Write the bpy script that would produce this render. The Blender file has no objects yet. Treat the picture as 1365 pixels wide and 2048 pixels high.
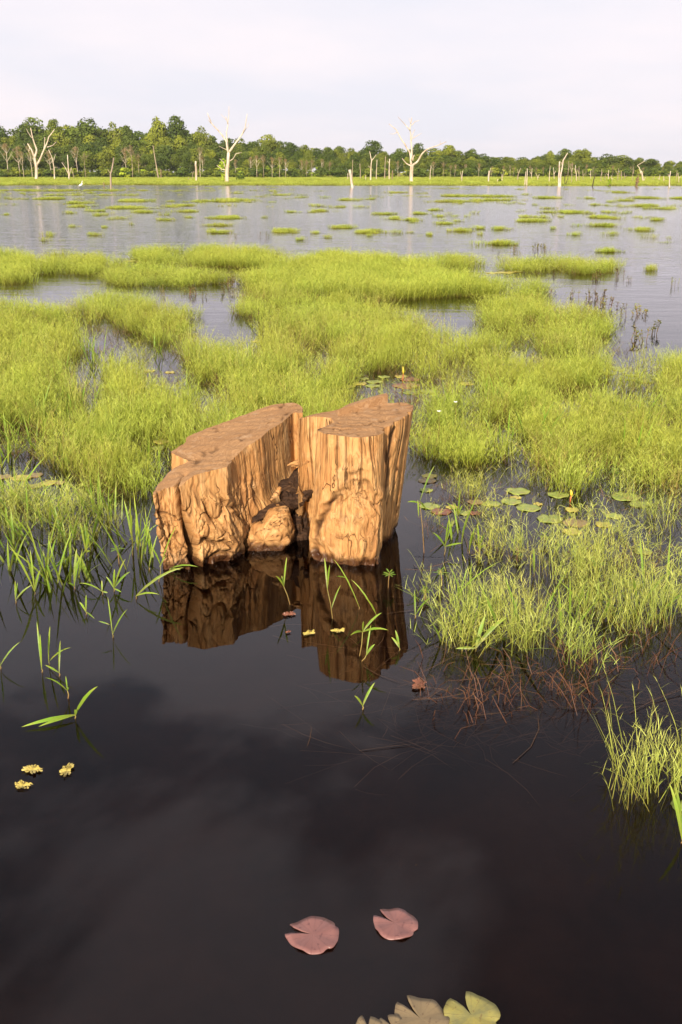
import bpy, math, random
import numpy as np
from mathutils import Vector

random.seed(7)
RNG = np.random.default_rng(7)
SC = bpy.context.scene
COL = SC.collection
R = math.radians

# ------------------------------------------------------------------ camera
H = 2.5
F = 1991.0                                   # focal length in photograph pixels
PITCH = math.atan(679.0 / F)
cam = bpy.data.cameras.new('camera')
cam.sensor_fit = 'VERTICAL'
cam.sensor_height = 36.0
cam.lens = 35.0
cam.clip_start = 0.05
cam.clip_end = 9000
camo = bpy.data.objects.new('camera', cam)
COL.objects.link(camo)
camo.location = (0, 0, H)
camo.rotation_euler = (math.pi / 2 - PITCH, 0, 0)
SC.camera = camo

# ------------------------------------------------------------------ light, sky, exposure
SUN_EL, SUN_AZ = R(27), R(194)               # azimuth clockwise from +Y: behind the camera, a little to its left
wd = bpy.data.worlds.new('World')
SC.world = wd
wd.use_nodes = True
wn, wl = wd.node_tree.nodes, wd.node_tree.links
wn.clear()


def wnode(t, **kw):
    n = wn.new(t)
    for k, v in kw.items():
        setattr(n, k, v)
    return n


def wmath(op, a, b=None, clamp=False):
    n = wnode('ShaderNodeMath', operation=op)
    n.use_clamp = clamp
    for i, v in enumerate((a, b)):
        if v is None:
            continue
        if isinstance(v, (int, float)):
            n.inputs[i].default_value = v
        else:
            wl.new(v, n.inputs[i])
    return n.outputs[0]


sky = wnode('ShaderNodeTexSky', sky_type='NISHITA')
sky.sun_disc = False
sky.sun_elevation = SUN_EL
sky.sun_rotation = SUN_AZ
sky.dust_density = 2.0
tc = wnode('ShaderNodeTexCoord')
sep = wnode('ShaderNodeSeparateXYZ')
wl.new(tc.outputs['Generated'], sep.inputs[0])
zz = wmath('ADD', wmath('MAXIMUM', sep.outputs[2], 0.0), 0.16)
cmb = wnode('ShaderNodeCombineXYZ')
wl.new(wmath('DIVIDE', sep.outputs[0], zz), cmb.inputs[0])
wl.new(wmath('SUBTRACT', wmath('DIVIDE', sep.outputs[1], zz), 0.15), cmb.inputs[1])
cmb.inputs[2].default_value = 31.68
no = wnode('ShaderNodeTexNoise')
no.inputs['Scale'].default_value = 1.25
no.inputs['Detail'].default_value = 7
no.inputs['Roughness'].default_value = 0.55
no.inputs['Distortion'].default_value = 0.4
wl.new(cmb.outputs[0], no.inputs['Vector'])
mr = wnode('ShaderNodeMapRange')
mr.interpolation_type = 'SMOOTHSTEP'
mr.inputs['From Min'].default_value = 0.47
mr.inputs['From Max'].default_value = 0.58
wl.new(no.outputs['Fac'], mr.inputs['Value'])
# towards the horizon the cloud layer closes
lo = wnode('ShaderNodeMapRange')
lo.interpolation_type = 'SMOOTHSTEP'
lo.inputs['From Min'].default_value = 0.28
lo.inputs['From Max'].default_value = 0.52
lo.inputs['To Min'].default_value = 0.93
lo.inputs['To Max'].default_value = 0.10
wl.new(sep.outputs[2], lo.inputs['Value'])
fac = wmath('MAXIMUM', wmath('MULTIPLY', mr.outputs[0], 0.9), lo.outputs[0])
no2 = wnode('ShaderNodeTexNoise')
no2.inputs['Scale'].default_value = 0.75
no2.inputs['Detail'].default_value = 4
wl.new(cmb.outputs[0], no2.inputs['Vector'])
cr = wnode('ShaderNodeValToRGB')
cr.color_ramp.elements[0].position = 0.36
cr.color_ramp.elements[0].color = (6.35, 6.25, 6.85, 1)
cr.color_ramp.elements[1].position = 0.62
cr.color_ramp.elements[1].color = (7.5, 6.85, 7.1, 1)
wl.new(no2.outputs['Fac'], cr.inputs[0])
mx = wnode('ShaderNodeMix', data_type='RGBA')
wl.new(fac, mx.inputs[0])
hz = wnode('ShaderNodeHueSaturation')
hz.inputs['Saturation'].default_value = 0.5            # hazy, moist air
wl.new(sky.outputs[0], hz.inputs['Color'])
wl.new(hz.outputs[0], mx.inputs[6])
wl.new(cr.outputs[0], mx.inputs[7])
bg = wnode('ShaderNodeBackground')
bg.inputs['Strength'].default_value = 0.085
wl.new(mx.outputs[2], bg.inputs['Color'])
wo = wnode('ShaderNodeOutputWorld')
wl.new(bg.outputs[0], wo.inputs[0])

sun = bpy.data.lights.new('sun', 'SUN')
sun.energy = 4.5
sun.angle = R(0.6)
sun.color = (1.0, 0.86, 0.68)
suno = bpy.data.objects.new('sun', sun)
COL.objects.link(suno)
sdir = Vector((math.sin(SUN_AZ) * math.cos(SUN_EL), math.cos(SUN_AZ) * math.cos(SUN_EL), math.sin(SUN_EL)))
suno.rotation_euler = (-sdir).to_track_quat('-Z', 'Y').to_euler()
suno.location = sdir * 50

SC.view_settings.view_transform = 'Standard'
SC.view_settings.look = 'None'
SC.view_settings.exposure = 0.75
SC.view_settings.gamma = 1
SC.view_settings.use_curve_mapping = False
SC.render.engine = 'CYCLES'
SC.cycles.max_bounces = 7
SC.cycles.transparent_max_bounces = 16
SC.cycles.diffuse_bounces = 3
SC.cycles.glossy_bounces = 3
SC.cycles.use_denoising = True

# ------------------------------------------------------------------ helpers
_cp, _sp = math.cos(PITCH), math.sin(PITCH)


def at(px, py, z=0.0):
    """photograph pixel -> world point on the level z"""
    cx, cy = (px - 682.5) / F, -(py - 1024.0) / F
    dx, dy, dz = cx, _cp + cy * _sp, -_sp + cy * _cp
    t = (z - H) / dz
    return np.array((dx * t, dy * t, z))


def at_y(px, py, Y):
    """photograph pixel -> world point in the upright plane at distance Y"""
    cx, cy = (px - 682.5) / F, -(py - 1024.0) / F
    dx, dy, dz = cx, _cp + cy * _sp, -_sp + cy * _cp
    t = Y / dy
    return np.array((dx * t, Y, H + dz * t))


def to_px(P):
    P = np.asarray(P, float)
    x, y, z = P[..., 0], P[..., 1], P[..., 2] - H
    d = y * _cp - z * _sp
    u = y * _sp + z * _cp
    return 682.5 + F * x / d, 1024 - F * u / d


def tag(o, label=None, cat=None, group=None, kind=None):
    for k, v in (('label', label), ('category', cat), ('group', group), ('kind', kind)):
        if v:
            o[k] = v
    return o


def empty(name, loc, rz=0.0):
    o = bpy.data.objects.new(name, None)
    o.empty_display_size = 0.1
    o.location = loc
    o.rotation_euler = (0, 0, rz)
    COL.objects.link(o)
    return o


def mk_mesh(name, V, Fa, mats=(), attrs=None, smooth=False):
    me = bpy.data.meshes.new(name)
    me.from_pydata([tuple(map(float, v)) for v in V] if not isinstance(V, np.ndarray) else V.tolist(), [],
                   Fa.tolist() if isinstance(Fa, np.ndarray) else Fa)
    for m in mats:
        me.materials.append(m)
    for k, a in (attrs or {}).items():
        at_ = me.attributes.new(k, 'FLOAT', 'POINT')
        at_.data.foreach_set('value', np.asarray(a, np.float32))
    if smooth:
        me.polygons.foreach_set('use_smooth', [True] * len(me.polygons))
    me.update()
    return me


def link(name, me, parent=None, loc=None):
    o = bpy.data.objects.new(name, me)
    COL.objects.link(o)
    if parent is not None:
        o.parent = parent
    if loc is not None:
        o.location = loc
    return o


class MB:
    """collects strips, tubes and quads with one float attribute h"""

    def __init__(s):
        s.V, s.F, s.h = [], [], []

    def v(s, p, h=0.0):
        s.V.append((float(p[0]), float(p[1]), float(p[2])))
        s.h.append(h)
        return len(s.V) - 1

    def strip(s, pts, widths, side, h0=0.0, h1=1.0, fold=0.0):
        """flat blade along pts; side = width direction"""
        side = np.asarray(side, float)
        side = side / (np.linalg.norm(side) + 1e-9)
        n = len(pts)
        prev = None
        for i, (p, w) in enumerate(zip(pts, widths)):
            p = np.asarray(p, float)
            h = h0 + (h1 - h0) * i / (n - 1)
            if w < 1e-6:
                cur = [s.v(p, h)]
            elif fold:
                cur = [s.v(p - side * w / 2, h), s.v(p + np.array((0, 0, -w * fold)), h), s.v(p + side * w / 2, h)]
            else:
                cur = [s.v(p - side * w / 2, h), s.v(p + side * w / 2, h)]
            if prev:
                if len(cur) == len(prev):
                    for k in range(len(cur) - 1):
                        s.F.append((prev[k], prev[k + 1], cur[k + 1], cur[k]))
                elif len(cur) == 1:
                    for k in range(len(prev) - 1):
                        s.F.append((prev[k], prev[k + 1], cur[0]))
                else:
                    for k in range(len(cur) - 1):
                        s.F.append((prev[0], cur[k + 1], cur[k]))
            prev = cur

    def tube(s, pts, radii, n=6, h0=0.0, h1=1.0, jit=0.0):
        pts = [np.asarray(p, float) for p in pts]
        rings = []
        for i, (p, r) in enumerate(zip(pts, radii)):
            a = pts[max(i - 1, 0)]
            b = pts[min(i + 1, len(pts) - 1)]
            d = b - a
            d = d / (np.linalg.norm(d) + 1e-9)
            ref = np.array((0.0, 1.0, 0.0)) if abs(d[1]) < 0.9 else np.array((1.0, 0, 0))
            u = np.cross(d, ref)
            u /= np.linalg.norm(u)
            w = np.cross(d, u)
            h = h0 + (h1 - h0) * i / (len(pts) - 1)
            ring = []
            for k in range(n):
                t = 2 * math.pi * k / n
                rr = r * (1 + (random.uniform(-jit, jit) if jit else 0))
                ring.append(s.v(p + (u * math.cos(t) + w * math.sin(t)) * rr, h))
            rings.append(ring)
        for a, b in zip(rings, rings[1:]):
            for k in range(n):
                s.F.append((a[k], a[(k + 1) % n], b[(k + 1) % n], b[k]))
        s.F.append(tuple(rings[-1]))
        s.F.append(tuple(reversed(rings[0])))

    def mesh(s, name, mats, smooth=False):
        return mk_mesh(name, s.V, s.F, mats, {'h': s.h}, smooth)


# ------------------------------------------------------------------ numpy noise
_perm = RNG.permutation(512).astype(np.int64)
_grad = RNG.normal(size=(512, 3))
_grad /= np.linalg.norm(_grad, axis=1)[:, None]


def pnoise(P):
    P = np.asarray(P, float)
    i = np.floor(P).astype(np.int64)
    f = P - i
    u = f * f * f * (f * (f * 6 - 15) + 10)
    out = np.zeros(P.shape[:-1])
    for dx in (0, 1):
        for dy in (0, 1):
            for dz in (0, 1):
                hsh = _perm[(_perm[(_perm[(i[..., 0] + dx) & 511] + i[..., 1] + dy) & 511] + i[..., 2] + dz) & 511]
                g = _grad[hsh]
                d = f - np.array((dx, dy, dz))
                w = np.where(dx, u[..., 0], 1 - u[..., 0]) * np.where(dy, u[..., 1], 1 - u[..., 1]) * np.where(dz, u[..., 2], 1 - u[..., 2])
                out += w * (g * d).sum(-1)
    return out * 1.5


def fbm(P, octv=4, gain=0.5):
    P = np.asarray(P, float)
    a, s = 1.0, 0.0
    for k in range(octv):
        s = s + a * pnoise(P * 2 ** k + 17.3 * k)
        a *= gain
    return s


def inpoly(x, y, poly):
    r = np.zeros(x.shape, bool)
    n = len(poly)
    for i in range(n):
        x0, y0 = poly[i]
        x1, y1 = poly[(i + 1) % n]
        c = ((y0 > y) != (y1 > y)) & (x < (x1 - x0) * (y - y0) / (y1 - y0 + 1e-9) + x0)
        r ^= c
    return r


def sstep(a, b, x):
    t = np.clip((x - a) / (b - a), 0, 1)
    return t * t * (3 - 2 * t)


# ------------------------------------------------------------------ materials
class NT:
    def __init__(s, name):
        s.m = bpy.data.materials.new(name)
        s.m.use_nodes = True
        s.n, s.l = s.m.node_tree.nodes, s.m.node_tree.links
        s.n.clear()
        s.out = s.n.new('ShaderNodeOutputMaterial')

    def node(s, t, ins=None, **kw):
        n = s.n.new(t)
        for k, v in kw.items():
            setattr(n, k, v)
        for k, v in (ins or {}).items():
            s.set(n.inputs[k], v)
        return n

    def set(s, sock, v):
        if hasattr(v, 'node') and hasattr(v, 'is_linked'):
            s.l.new(v, sock)
        else:
            sock.default_value = v

    def math(s, op, a, b=0.0, clamp=False):
        n = s.node('ShaderNodeMath', operation=op)
        n.use_clamp = clamp
        s.set(n.inputs[0], a)
        s.set(n.inputs[1], b)
        return n.outputs[0]

    def attr(s, name):
        return s.node('ShaderNodeAttribute', attribute_name=name).outputs['Fac']

    def pos(s):
        return s.node('ShaderNodeNewGeometry').outputs['Position']

    def noise(s, vec, scale, detail=3.0, rough=0.5, dist=0.0):
        n = s.node('ShaderNodeTexNoise', {'Scale': scale, 'Detail': detail, 'Roughness': rough, 'Distortion': dist})
        if vec is not None:
            s.l.new(vec, n.inputs['Vector'])
        return n.outputs['Fac']

    def ramp(s, fac, stops, interp='LINEAR'):
        n = s.node('ShaderNodeValToRGB')
        n.color_ramp.interpolation = interp
        e = n.color_ramp.elements
        while len(e) < len(stops):
            e.new(0.5)
        for k, (p, c) in enumerate(stops):
            e[k].position = p
            e[k].color = (c, c, c, 1) if isinstance(c, (int, float)) else (*c, 1)
        s.set(n.inputs[0], fac)
        return n.outputs[0]

    def mix(s, fac, a, b, blend='MIX'):
        n = s.node('ShaderNodeMix', data_type='RGBA', blend_type=blend)
        s.set(n.inputs[0], fac)
        for i, v in ((6, a), (7, b)):
            if isinstance(v, tuple):
                v = (*v[:3], 1)
            s.set(n.inputs[i], v)
        return n.outputs[2]

    def rng(s, v, a, b, c=0.0, d=1.0, smooth=False):
        n = s.node('ShaderNodeMapRange', {'From Min': a, 'From Max': b, 'To Min': c, 'To Max': d})
        if smooth:
            n.interpolation_type = 'SMOOTHSTEP'
        s.set(n.inputs['Value'], v)
        return n.outputs[0]

    def done(s, sh):
        s.l.new(sh, s.out.inputs['Surface'])
        return s.m


def leaf_mat(name, stops, trans=0.3, rough=0.55, vary=0.25, spec=0.3, patch=None):
    """colour along the blade (attribute h), varied per plant"""
    t = NT(name)
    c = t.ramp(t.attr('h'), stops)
    rnd = t.node('ShaderNodeObjectInfo').outputs['Random']
    hs = t.node('ShaderNodeHueSaturation', {'Color': c})
    t.set(hs.inputs['Hue'], t.rng(rnd, 0, 1, 0.5 - 0.02 * vary / 0.25, 0.5 + 0.018 * vary / 0.25))
    t.set(hs.inputs['Value'], t.rng(t.math('FRACT', t.math('MULTIPLY', rnd, 7.31)), 0, 1, 1 - vary, 1 + vary))
    c = hs.outputs[0]
    if name in ('blade', 'rosette'):
        bl = t.noise(t.pos(), 38.0, 3, 0.6)
        c = t.mix(t.rng(bl, 0.54, 0.72, 0, 0.6), c, (0.36, 0.30, 0.06))
        c = t.mix(t.rng(t.noise(t.pos(), 90.0, 2), 0.66, 0.72, 0, 0.7), c, (0.12, 0.06, 0.02))
    if patch:
        n = t.noise(t.pos(), patch[0], 3)
        c = t.mix(t.rng(n, 0.42, 0.66, 0, patch[2], True), c, patch[1], 'MIX')
    b = t.node('ShaderNodeBsdfPrincipled', {'Base Color': c, 'Roughness': rough, 'Specular IOR Level': spec})
    tr = t.node('ShaderNodeBsdfTranslucent', {'Color': c})
    mx = t.node('ShaderNodeMixShader', {0: trans})
    t.l.new(b.outputs[0], mx.inputs[1])
    t.l.new(tr.outputs[0], mx.inputs[2])
    return t.done(mx.outputs[0])


M = {}
M['fine_grass'] = leaf_mat('fine_grass', [(0.0, (0.055, 0.03, 0.011)), (0.25, (0.13, 0.085, 0.02)), (0.44, (0.255, 0.305, 0.03)), (1.0, (0.52, 0.595, 0.095))],  # straw-brown feet, painted darker still for the shade low in the tufts
                           0.36, vary=0.2, patch=(0.45, (0.48, 0.46, 0.08), 0.30))
M['dry_grass'] = leaf_mat('dry_grass', [(0.0, (0.09, 0.045, 0.016)), (0.4, (0.26, 0.19, 0.05)), (1.0, (0.46, 0.42, 0.11))], 0.3, vary=0.25)
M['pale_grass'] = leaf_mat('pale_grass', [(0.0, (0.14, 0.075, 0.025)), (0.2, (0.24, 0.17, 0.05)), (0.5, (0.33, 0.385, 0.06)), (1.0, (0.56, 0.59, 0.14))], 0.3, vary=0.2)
M['blade'] = leaf_mat('blade', [(0.0, (0.19, 0.10, 0.03)), (0.2, (0.17, 0.19, 0.03)), (0.6, (0.19, 0.32, 0.03)), (1.0, (0.38, 0.45, 0.07))], 0.35, 0.4, 0.2)
M['straw'] = leaf_mat('straw', [(0.0, (0.04, 0.019, 0.008)), (0.6, (0.11, 0.058, 0.021)), (1.0, (0.25, 0.155, 0.058))], 0.12, vary=0.35)
M['sunken'] = leaf_mat('sunken', [(0.0, (0.085, 0.041, 0.018)), (1.0, (0.17, 0.093, 0.042))], 0.1, vary=0.3)
M['rosette'] = leaf_mat('rosette', [(0.0, (0.16, 0.12, 0.03)), (1.0, (0.15, 0.30, 0.025))], 0.25, 0.35, 0.15, 0.5)
M['red_weed'] = leaf_mat('red_weed', [(0.0, (0.16, 0.07, 0.03)), (0.5, (0.22, 0.16, 0.04)), (1.0, (0.20, 0.24, 0.04))], 0.2, vary=0.4)
M['leaf_stem'] = leaf_mat('leaf_stem', [(0.0, (0.17, 0.07, 0.03)), (1.0, (0.24, 0.20, 0.05))], 0.0, vary=0.2)


def crown_mat(name, c0, c1, c2):
    t = NT(name)
    rnd = t.node('ShaderNodeObjectInfo').outputs['Random']
    base = t.ramp(rnd, [(0.0, c0), (0.55, c1), (1.0, c2)])
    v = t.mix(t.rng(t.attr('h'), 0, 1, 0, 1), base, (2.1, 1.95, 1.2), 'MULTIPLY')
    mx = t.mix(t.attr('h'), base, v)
    b = t.node('ShaderNodeBsdfPrincipled', {'Base Color': mx, 'Roughness': 0.6, 'Specular IOR Level': 0.2})
    tr = t.node('ShaderNodeBsdfTranslucent', {'Color': mx})
    ms = t.node('ShaderNodeMixShader', {0: 0.25})
    t.l.new(b.outputs[0], ms.inputs[1])
    t.l.new(tr.outputs[0], ms.inputs[2])
    return t.done(ms.outputs[0])


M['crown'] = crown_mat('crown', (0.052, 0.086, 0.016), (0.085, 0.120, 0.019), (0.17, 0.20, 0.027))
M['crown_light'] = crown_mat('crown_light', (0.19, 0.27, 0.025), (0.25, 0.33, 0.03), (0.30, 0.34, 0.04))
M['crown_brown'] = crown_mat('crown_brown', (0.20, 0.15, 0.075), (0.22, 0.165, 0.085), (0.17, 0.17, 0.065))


def bark_mat(name, c0, c1, c2, scale=1.5):
    t = NT(name)
    co = t.node('ShaderNodeTexCoord').outputs['Object']
    mp = t.node('ShaderNodeMapping')
    mp.inputs['Scale'].default_value = (scale, scale, scale * 0.25)
    t.l.new(co, mp.inputs[0])
    n = t.noise(mp.outputs[0], 1.0, 4, 0.6)
    c = t.ramp(n, [(0.3, c0), (0.5, c1), (0.7, c2)])
    bp = t.node('ShaderNodeBump', {'Strength': 0.5, 'Distance': 0.05, 'Height': n})
    b = t.node('ShaderNodeBsdfPrincipled', {'Base Color': c, 'Roughness': 0.85, 'Specular IOR Level': 0.15, 'Normal': bp.outputs[0]})
    return t.done(b.outputs[0])


M['bleached'] = bark_mat('bleached', (0.30, 0.22, 0.16), (0.52, 0.43, 0.34), (0.66, 0.58, 0.49))
M['brown_bark'] = bark_mat('brown_bark', (0.11, 0.075, 0.05), (0.21, 0.145, 0.095), (0.33, 0.24, 0.165))
M['grey_bark'] = bark_mat('grey_bark', (0.20, 0.155, 0.115), (0.32, 0.25, 0.185), (0.42, 0.33, 0.25))
M['dark_bark'] = bark_mat('dark_bark', (0.03, 0.022, 0.016), (0.06, 0.045, 0.03), (0.10, 0.075, 0.05))


def wood_side():
    t = NT('weathered_wood')
    u, vz, crack_shade, swirl = t.attr('u'), t.attr('vz'), t.attr('crack_shade'), t.attr('swirl')
    cb = t.node('ShaderNodeCombineXYZ')
    t.set(cb.inputs[0], t.math('MULTIPLY', u, 26.0))
    t.set(cb.inputs[1], t.math('MULTIPLY', vz, 1.7))
    t.set(cb.inputs[2], t.math('MULTIPLY', swirl, 5.0))
    g1 = t.noise(cb.outputs[0], 1.0, 5, 0.62, 0.25)
    cb2 = t.node('ShaderNodeCombineXYZ')
    t.set(cb2.inputs[0], t.math('MULTIPLY', u, 85.0))
    t.set(cb2.inputs[1], t.math('MULTIPLY', vz, 3.5))
    t.set(cb2.inputs[2], t.math('MULTIPLY', swirl, 14.0))
    g2 = t.noise(cb2.outputs[0], 1.0, 3, 0.6)
    big = t.noise(t.pos(), 3.2, 4, 0.55)
    cb4 = t.node('ShaderNodeCombineXYZ')
    t.set(cb4.inputs[0], t.math('MULTIPLY', u, 8.0))
    t.set(cb4.inputs[1], t.math('MULTIPLY', vz, 2.0))
    t.set(cb4.inputs[2], t.math('MULTIPLY', swirl, 2.5))
    band = t.noise(cb4.outputs[0], 1.0, 4, 0.6, 0.6)
    col = t.ramp(g1, [(0.26, (0.20, 0.092, 0.032)), (0.40, (0.38, 0.195, 0.070)), (0.58, (0.49, 0.275, 0.104)), (0.78, (0.58, 0.37, 0.165))])
    col = t.mix(t.rng(big, 0.42, 0.70, 0, 0.6), col, (0.42, 0.200, 0.066))
    col = t.mix(t.rng(t.noise(t.pos(), 5.5, 4, 0.6), 0.56, 0.74, 0, 0.5), col, (0.56, 0.38, 0.205))
    fine = t.rng(g2, 0.34, 0.49, 0.62, 0.0)
    col = t.mix(fine, col, (0.17, 0.068, 0.022))
    col = t.mix(t.rng(band, 0.50, 0.68, 0, 0.42), col, (0.30, 0.130, 0.042))
    col = t.mix(t.rng(band, 0.46, 0.32, 0, 0.4), col, (0.60, 0.40, 0.20))
    # drying checks: thin dark lines along the grain
    cb3 = t.node('ShaderNodeCombineXYZ')
    t.set(cb3.inputs[0], t.math('MULTIPLY', u, 17.0))
    t.set(cb3.inputs[1], t.math('MULTIPLY', vz, 0.9))
    t.set(cb3.inputs[2], t.math('MULTIPLY', swirl, 3.5))
    g3 = t.noise(cb3.outputs[0], 1.0, 2, 0.5, 0.35)
    line = t.rng(t.math('ABSOLUTE', t.math('SUBTRACT', g3, 0.5)), 0.0, 0.020, 1, 0)
    gate = t.rng(t.noise(t.pos(), 4.0, 2), 0.42, 0.56, 0, 1)
    ck = t.math('MAXIMUM', crack_shade, t.math('MULTIPLY', t.math('MULTIPLY', line, gate), 0.9))
    col = t.mix(ck, col, (0.038, 0.015, 0.007))  # dark wood in cracks and creases; inside the hollow it is painted shade
    # wet foot
    z = t.node('ShaderNodeSeparateXYZ')
    t.l.new(t.pos(), z.inputs[0])
    zn = t.math('ADD', z.outputs[2], t.math('MULTIPLY', t.math('SUBTRACT', t.noise(t.pos(), 14, 4), 0.5), 0.10))
    wet = t.rng(zn, 0.025, 0.085, 1, 0, True)
    col = t.mix(t.math('MULTIPLY', wet, 0.9), col, (0.035, 0.012, 0.006))
    hgt = t.math('ADD', t.math('MULTIPLY', g1, 0.6), t.math('SUBTRACT', t.math('MULTIPLY', g2, 0.35), t.math('MULTIPLY', ck, 0.8)))
    bp = t.node('ShaderNodeBump', {'Strength': 0.85, 'Distance': 0.012, 'Height': hgt})
    b = t.node('ShaderNodeBsdfPrincipled', {'Base Color': col, 'Specular IOR Level': 0.2, 'Normal': bp.outputs[0]})
    t.set(b.inputs['Roughness'], t.rng(wet, 0, 1, 0.72, 0.25))
    return t.done(b.outputs[0])


def wood_cut():
    t = NT('sawn_wood')
    s, crack_shade = t.attr('s'), t.attr('crack_shade')
    p = t.pos()
    w = t.noise(p, 5.0, 3, 0.5)
    cb = t.node('ShaderNodeCombineXYZ')
    t.set(cb.inputs[0], t.math('ADD', t.math('MULTIPLY', s, 95.0), t.math('MULTIPLY', w, 24.0)))
    rings = t.noise(cb.outputs[0], 1.0, 3, 0.6)
    big = t.noise(p, 4.0, 4, 0.6)
    col = t.ramp(rings, [(0.28, (0.19, 0.098, 0.043)), (0.5, (0.325, 0.185, 0.088)), (0.72, (0.43, 0.265, 0.14))])
    col = t.mix(t.rng(big, 0.44, 0.68, 0, 0.5), col, (0.26, 0.138, 0.062))
    col = t.mix(t.rng(t.noise(p, 9.0, 5, 0.65), 0.57, 0.75, 0, 0.6), col, (0.44, 0.31, 0.20))
    col = t.mix(t.rng(t.noise(p, 60.0, 2, 0.6), 0.55, 0.75, 0, 0.35), col, (0.15, 0.08, 0.045))
    # radial checks
    col = t.mix(crack_shade, col, (0.05, 0.024, 0.012))
    hgt = t.math('ADD', t.math('MULTIPLY', rings, 0.5), t.math('MULTIPLY', t.noise(p, 45, 4, 0.65), 0.5))
    bp = t.node('ShaderNodeBump', {'Strength': 0.8, 'Distance': 0.010, 'Height': hgt})
    b = t.node('ShaderNodeBsdfPrincipled', {'Base Color': col, 'Roughness': 0.85, 'Specular IOR Level': 0.12, 'Normal': bp.outputs[0]})
    return t.done(b.outputs[0])


def dark_wood():
    t = NT('rotten_wood')
    mp = t.node('ShaderNodeMapping')
    mp.inputs['Scale'].default_value = (9, 30, 30)
    mp.inputs['Rotation'].default_value = (0, R(-25), R(35))
    t.l.new(t.pos(), mp.inputs[0])
    n = t.noise(mp.outputs[0], 1.0, 5, 0.65)
    col = t.ramp(n, [(0.3, (0.014, 0.007, 0.004)), (0.55, (0.045, 0.022, 0.011)), (0.78, (0.15, 0.08, 0.036))])
    bp = t.node('ShaderNodeBump', {'Strength': 1.0, 'Distance': 0.015, 'Height': n})
    b = t.node('ShaderNodeBsdfPrincipled', {'Base Color': col, 'Roughness': 0.8, 'Specular IOR Level': 0.2, 'Normal': bp.outputs[0]})
    return t.done(b.outputs[0])


M['wood'], M['cut'], M['rot'] = wood_side(), wood_cut(), dark_wood()


def pad_mat(name, c0, c1, spot, rough=0.35):
    t = NT(name)
    co = t.node('ShaderNodeTexCoord').outputs['Object']
    n = t.noise(co, 14.0, 4, 0.6)
    col = t.mix(t.rng(n, 0.38, 0.65), c0, c1)
    col = t.mix(t.rng(t.noise(co, 55.0, 3, 0.6), 0.62, 0.70, 0, 0.75), col, spot)
    so = t.node('ShaderNodeSeparateXYZ')
    t.l.new(co, so.inputs[0])
    an = t.math('ARCTAN2', so.outputs[1], so.outputs[0])
    vein = t.rng(t.math('ABSOLUTE', t.math('SINE', t.math('ADD', t.math('MULTIPLY', an, 8.0), t.math('MULTIPLY', n, 1.2)))), 0.0, 0.16, 1.0, 0.0)
    col = t.mix(t.math('MULTIPLY', vein, 0.45), col, spot)
    col = t.mix(t.rng(t.noise(co, 7.0, 3, 0.6), 0.5, 0.75, 0, 0.5), col, spot)
    b = t.node('ShaderNodeBsdfPrincipled', {'Base Color': col, 'Roughness': rough, 'Specular IOR Level': 0.4})
    bp = t.node('ShaderNodeBump', {'Strength': 0.4, 'Distance': 0.003, 'Height': t.math('ADD', vein, n)})
    t.l.new(bp.outputs[0], b.inputs['Normal'])
    return t.done(b.outputs[0])


M['pad_green'] = pad_mat('pad_green', (0.22, 0.29, 0.05), (0.32, 0.36, 0.08), (0.26, 0.19, 0.06))
M['pad_yellow'] = pad_mat('pad_yellow', (0.42, 0.36, 0.06), (0.50, 0.43, 0.10), (0.25, 0.14, 0.04))
M['pad_olive'] = pad_mat('pad_olive', (0.19, 0.18, 0.07), (0.33, 0.29, 0.07), (0.14, 0.09, 0.035), 0.5)
M['pad_brown'] = pad_mat('pad_brown', (0.24, 0.17, 0.075), (0.30, 0.22, 0.09), (0.15, 0.08, 0.04))
M['pad_red'] = pad_mat('pad_red', (0.20, 0.075, 0.045), (0.26, 0.11, 0.06), (0.10, 0.04, 0.025))
M['pad_pink'] = pad_mat('pad_pink', (0.20, 0.092, 0.082), (0.245, 0.118, 0.105), (0.10, 0.04, 0.04), 0.36)
M['pad_tan'] = pad_mat('pad_tan', (0.19, 0.14, 0.075), (0.23, 0.17, 0.09), (0.10, 0.06, 0.035), 0.5)
M['leaf_rot'] = pad_mat('leaf_rot', (0.46, 0.36, 0.07), (0.36, 0.31, 0.11), (0.20, 0.11, 0.04), 0.6)


def plain(name, c, rough=0.6):
    t = NT(name)
    n = t.noise(t.pos(), 20, 3)
    col = t.mix(n, c, tuple(x * 1.3 for x in c))
    return t.done(t.node('ShaderNodeBsdfPrincipled', {'Base Color': col, 'Roughness': rough}).outputs[0])


M['white'] = plain('white', (0.75, 0.74, 0.70))
M['bird_dark'] = plain('bird_dark', (0.06, 0.05, 0.03))
M['bud_yellow'] = plain('bud_yellow', (0.55, 0.42, 0.04), 0.4)
M['bud_red'] = plain('bud_red', (0.42, 0.10, 0.03), 0.4)


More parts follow.
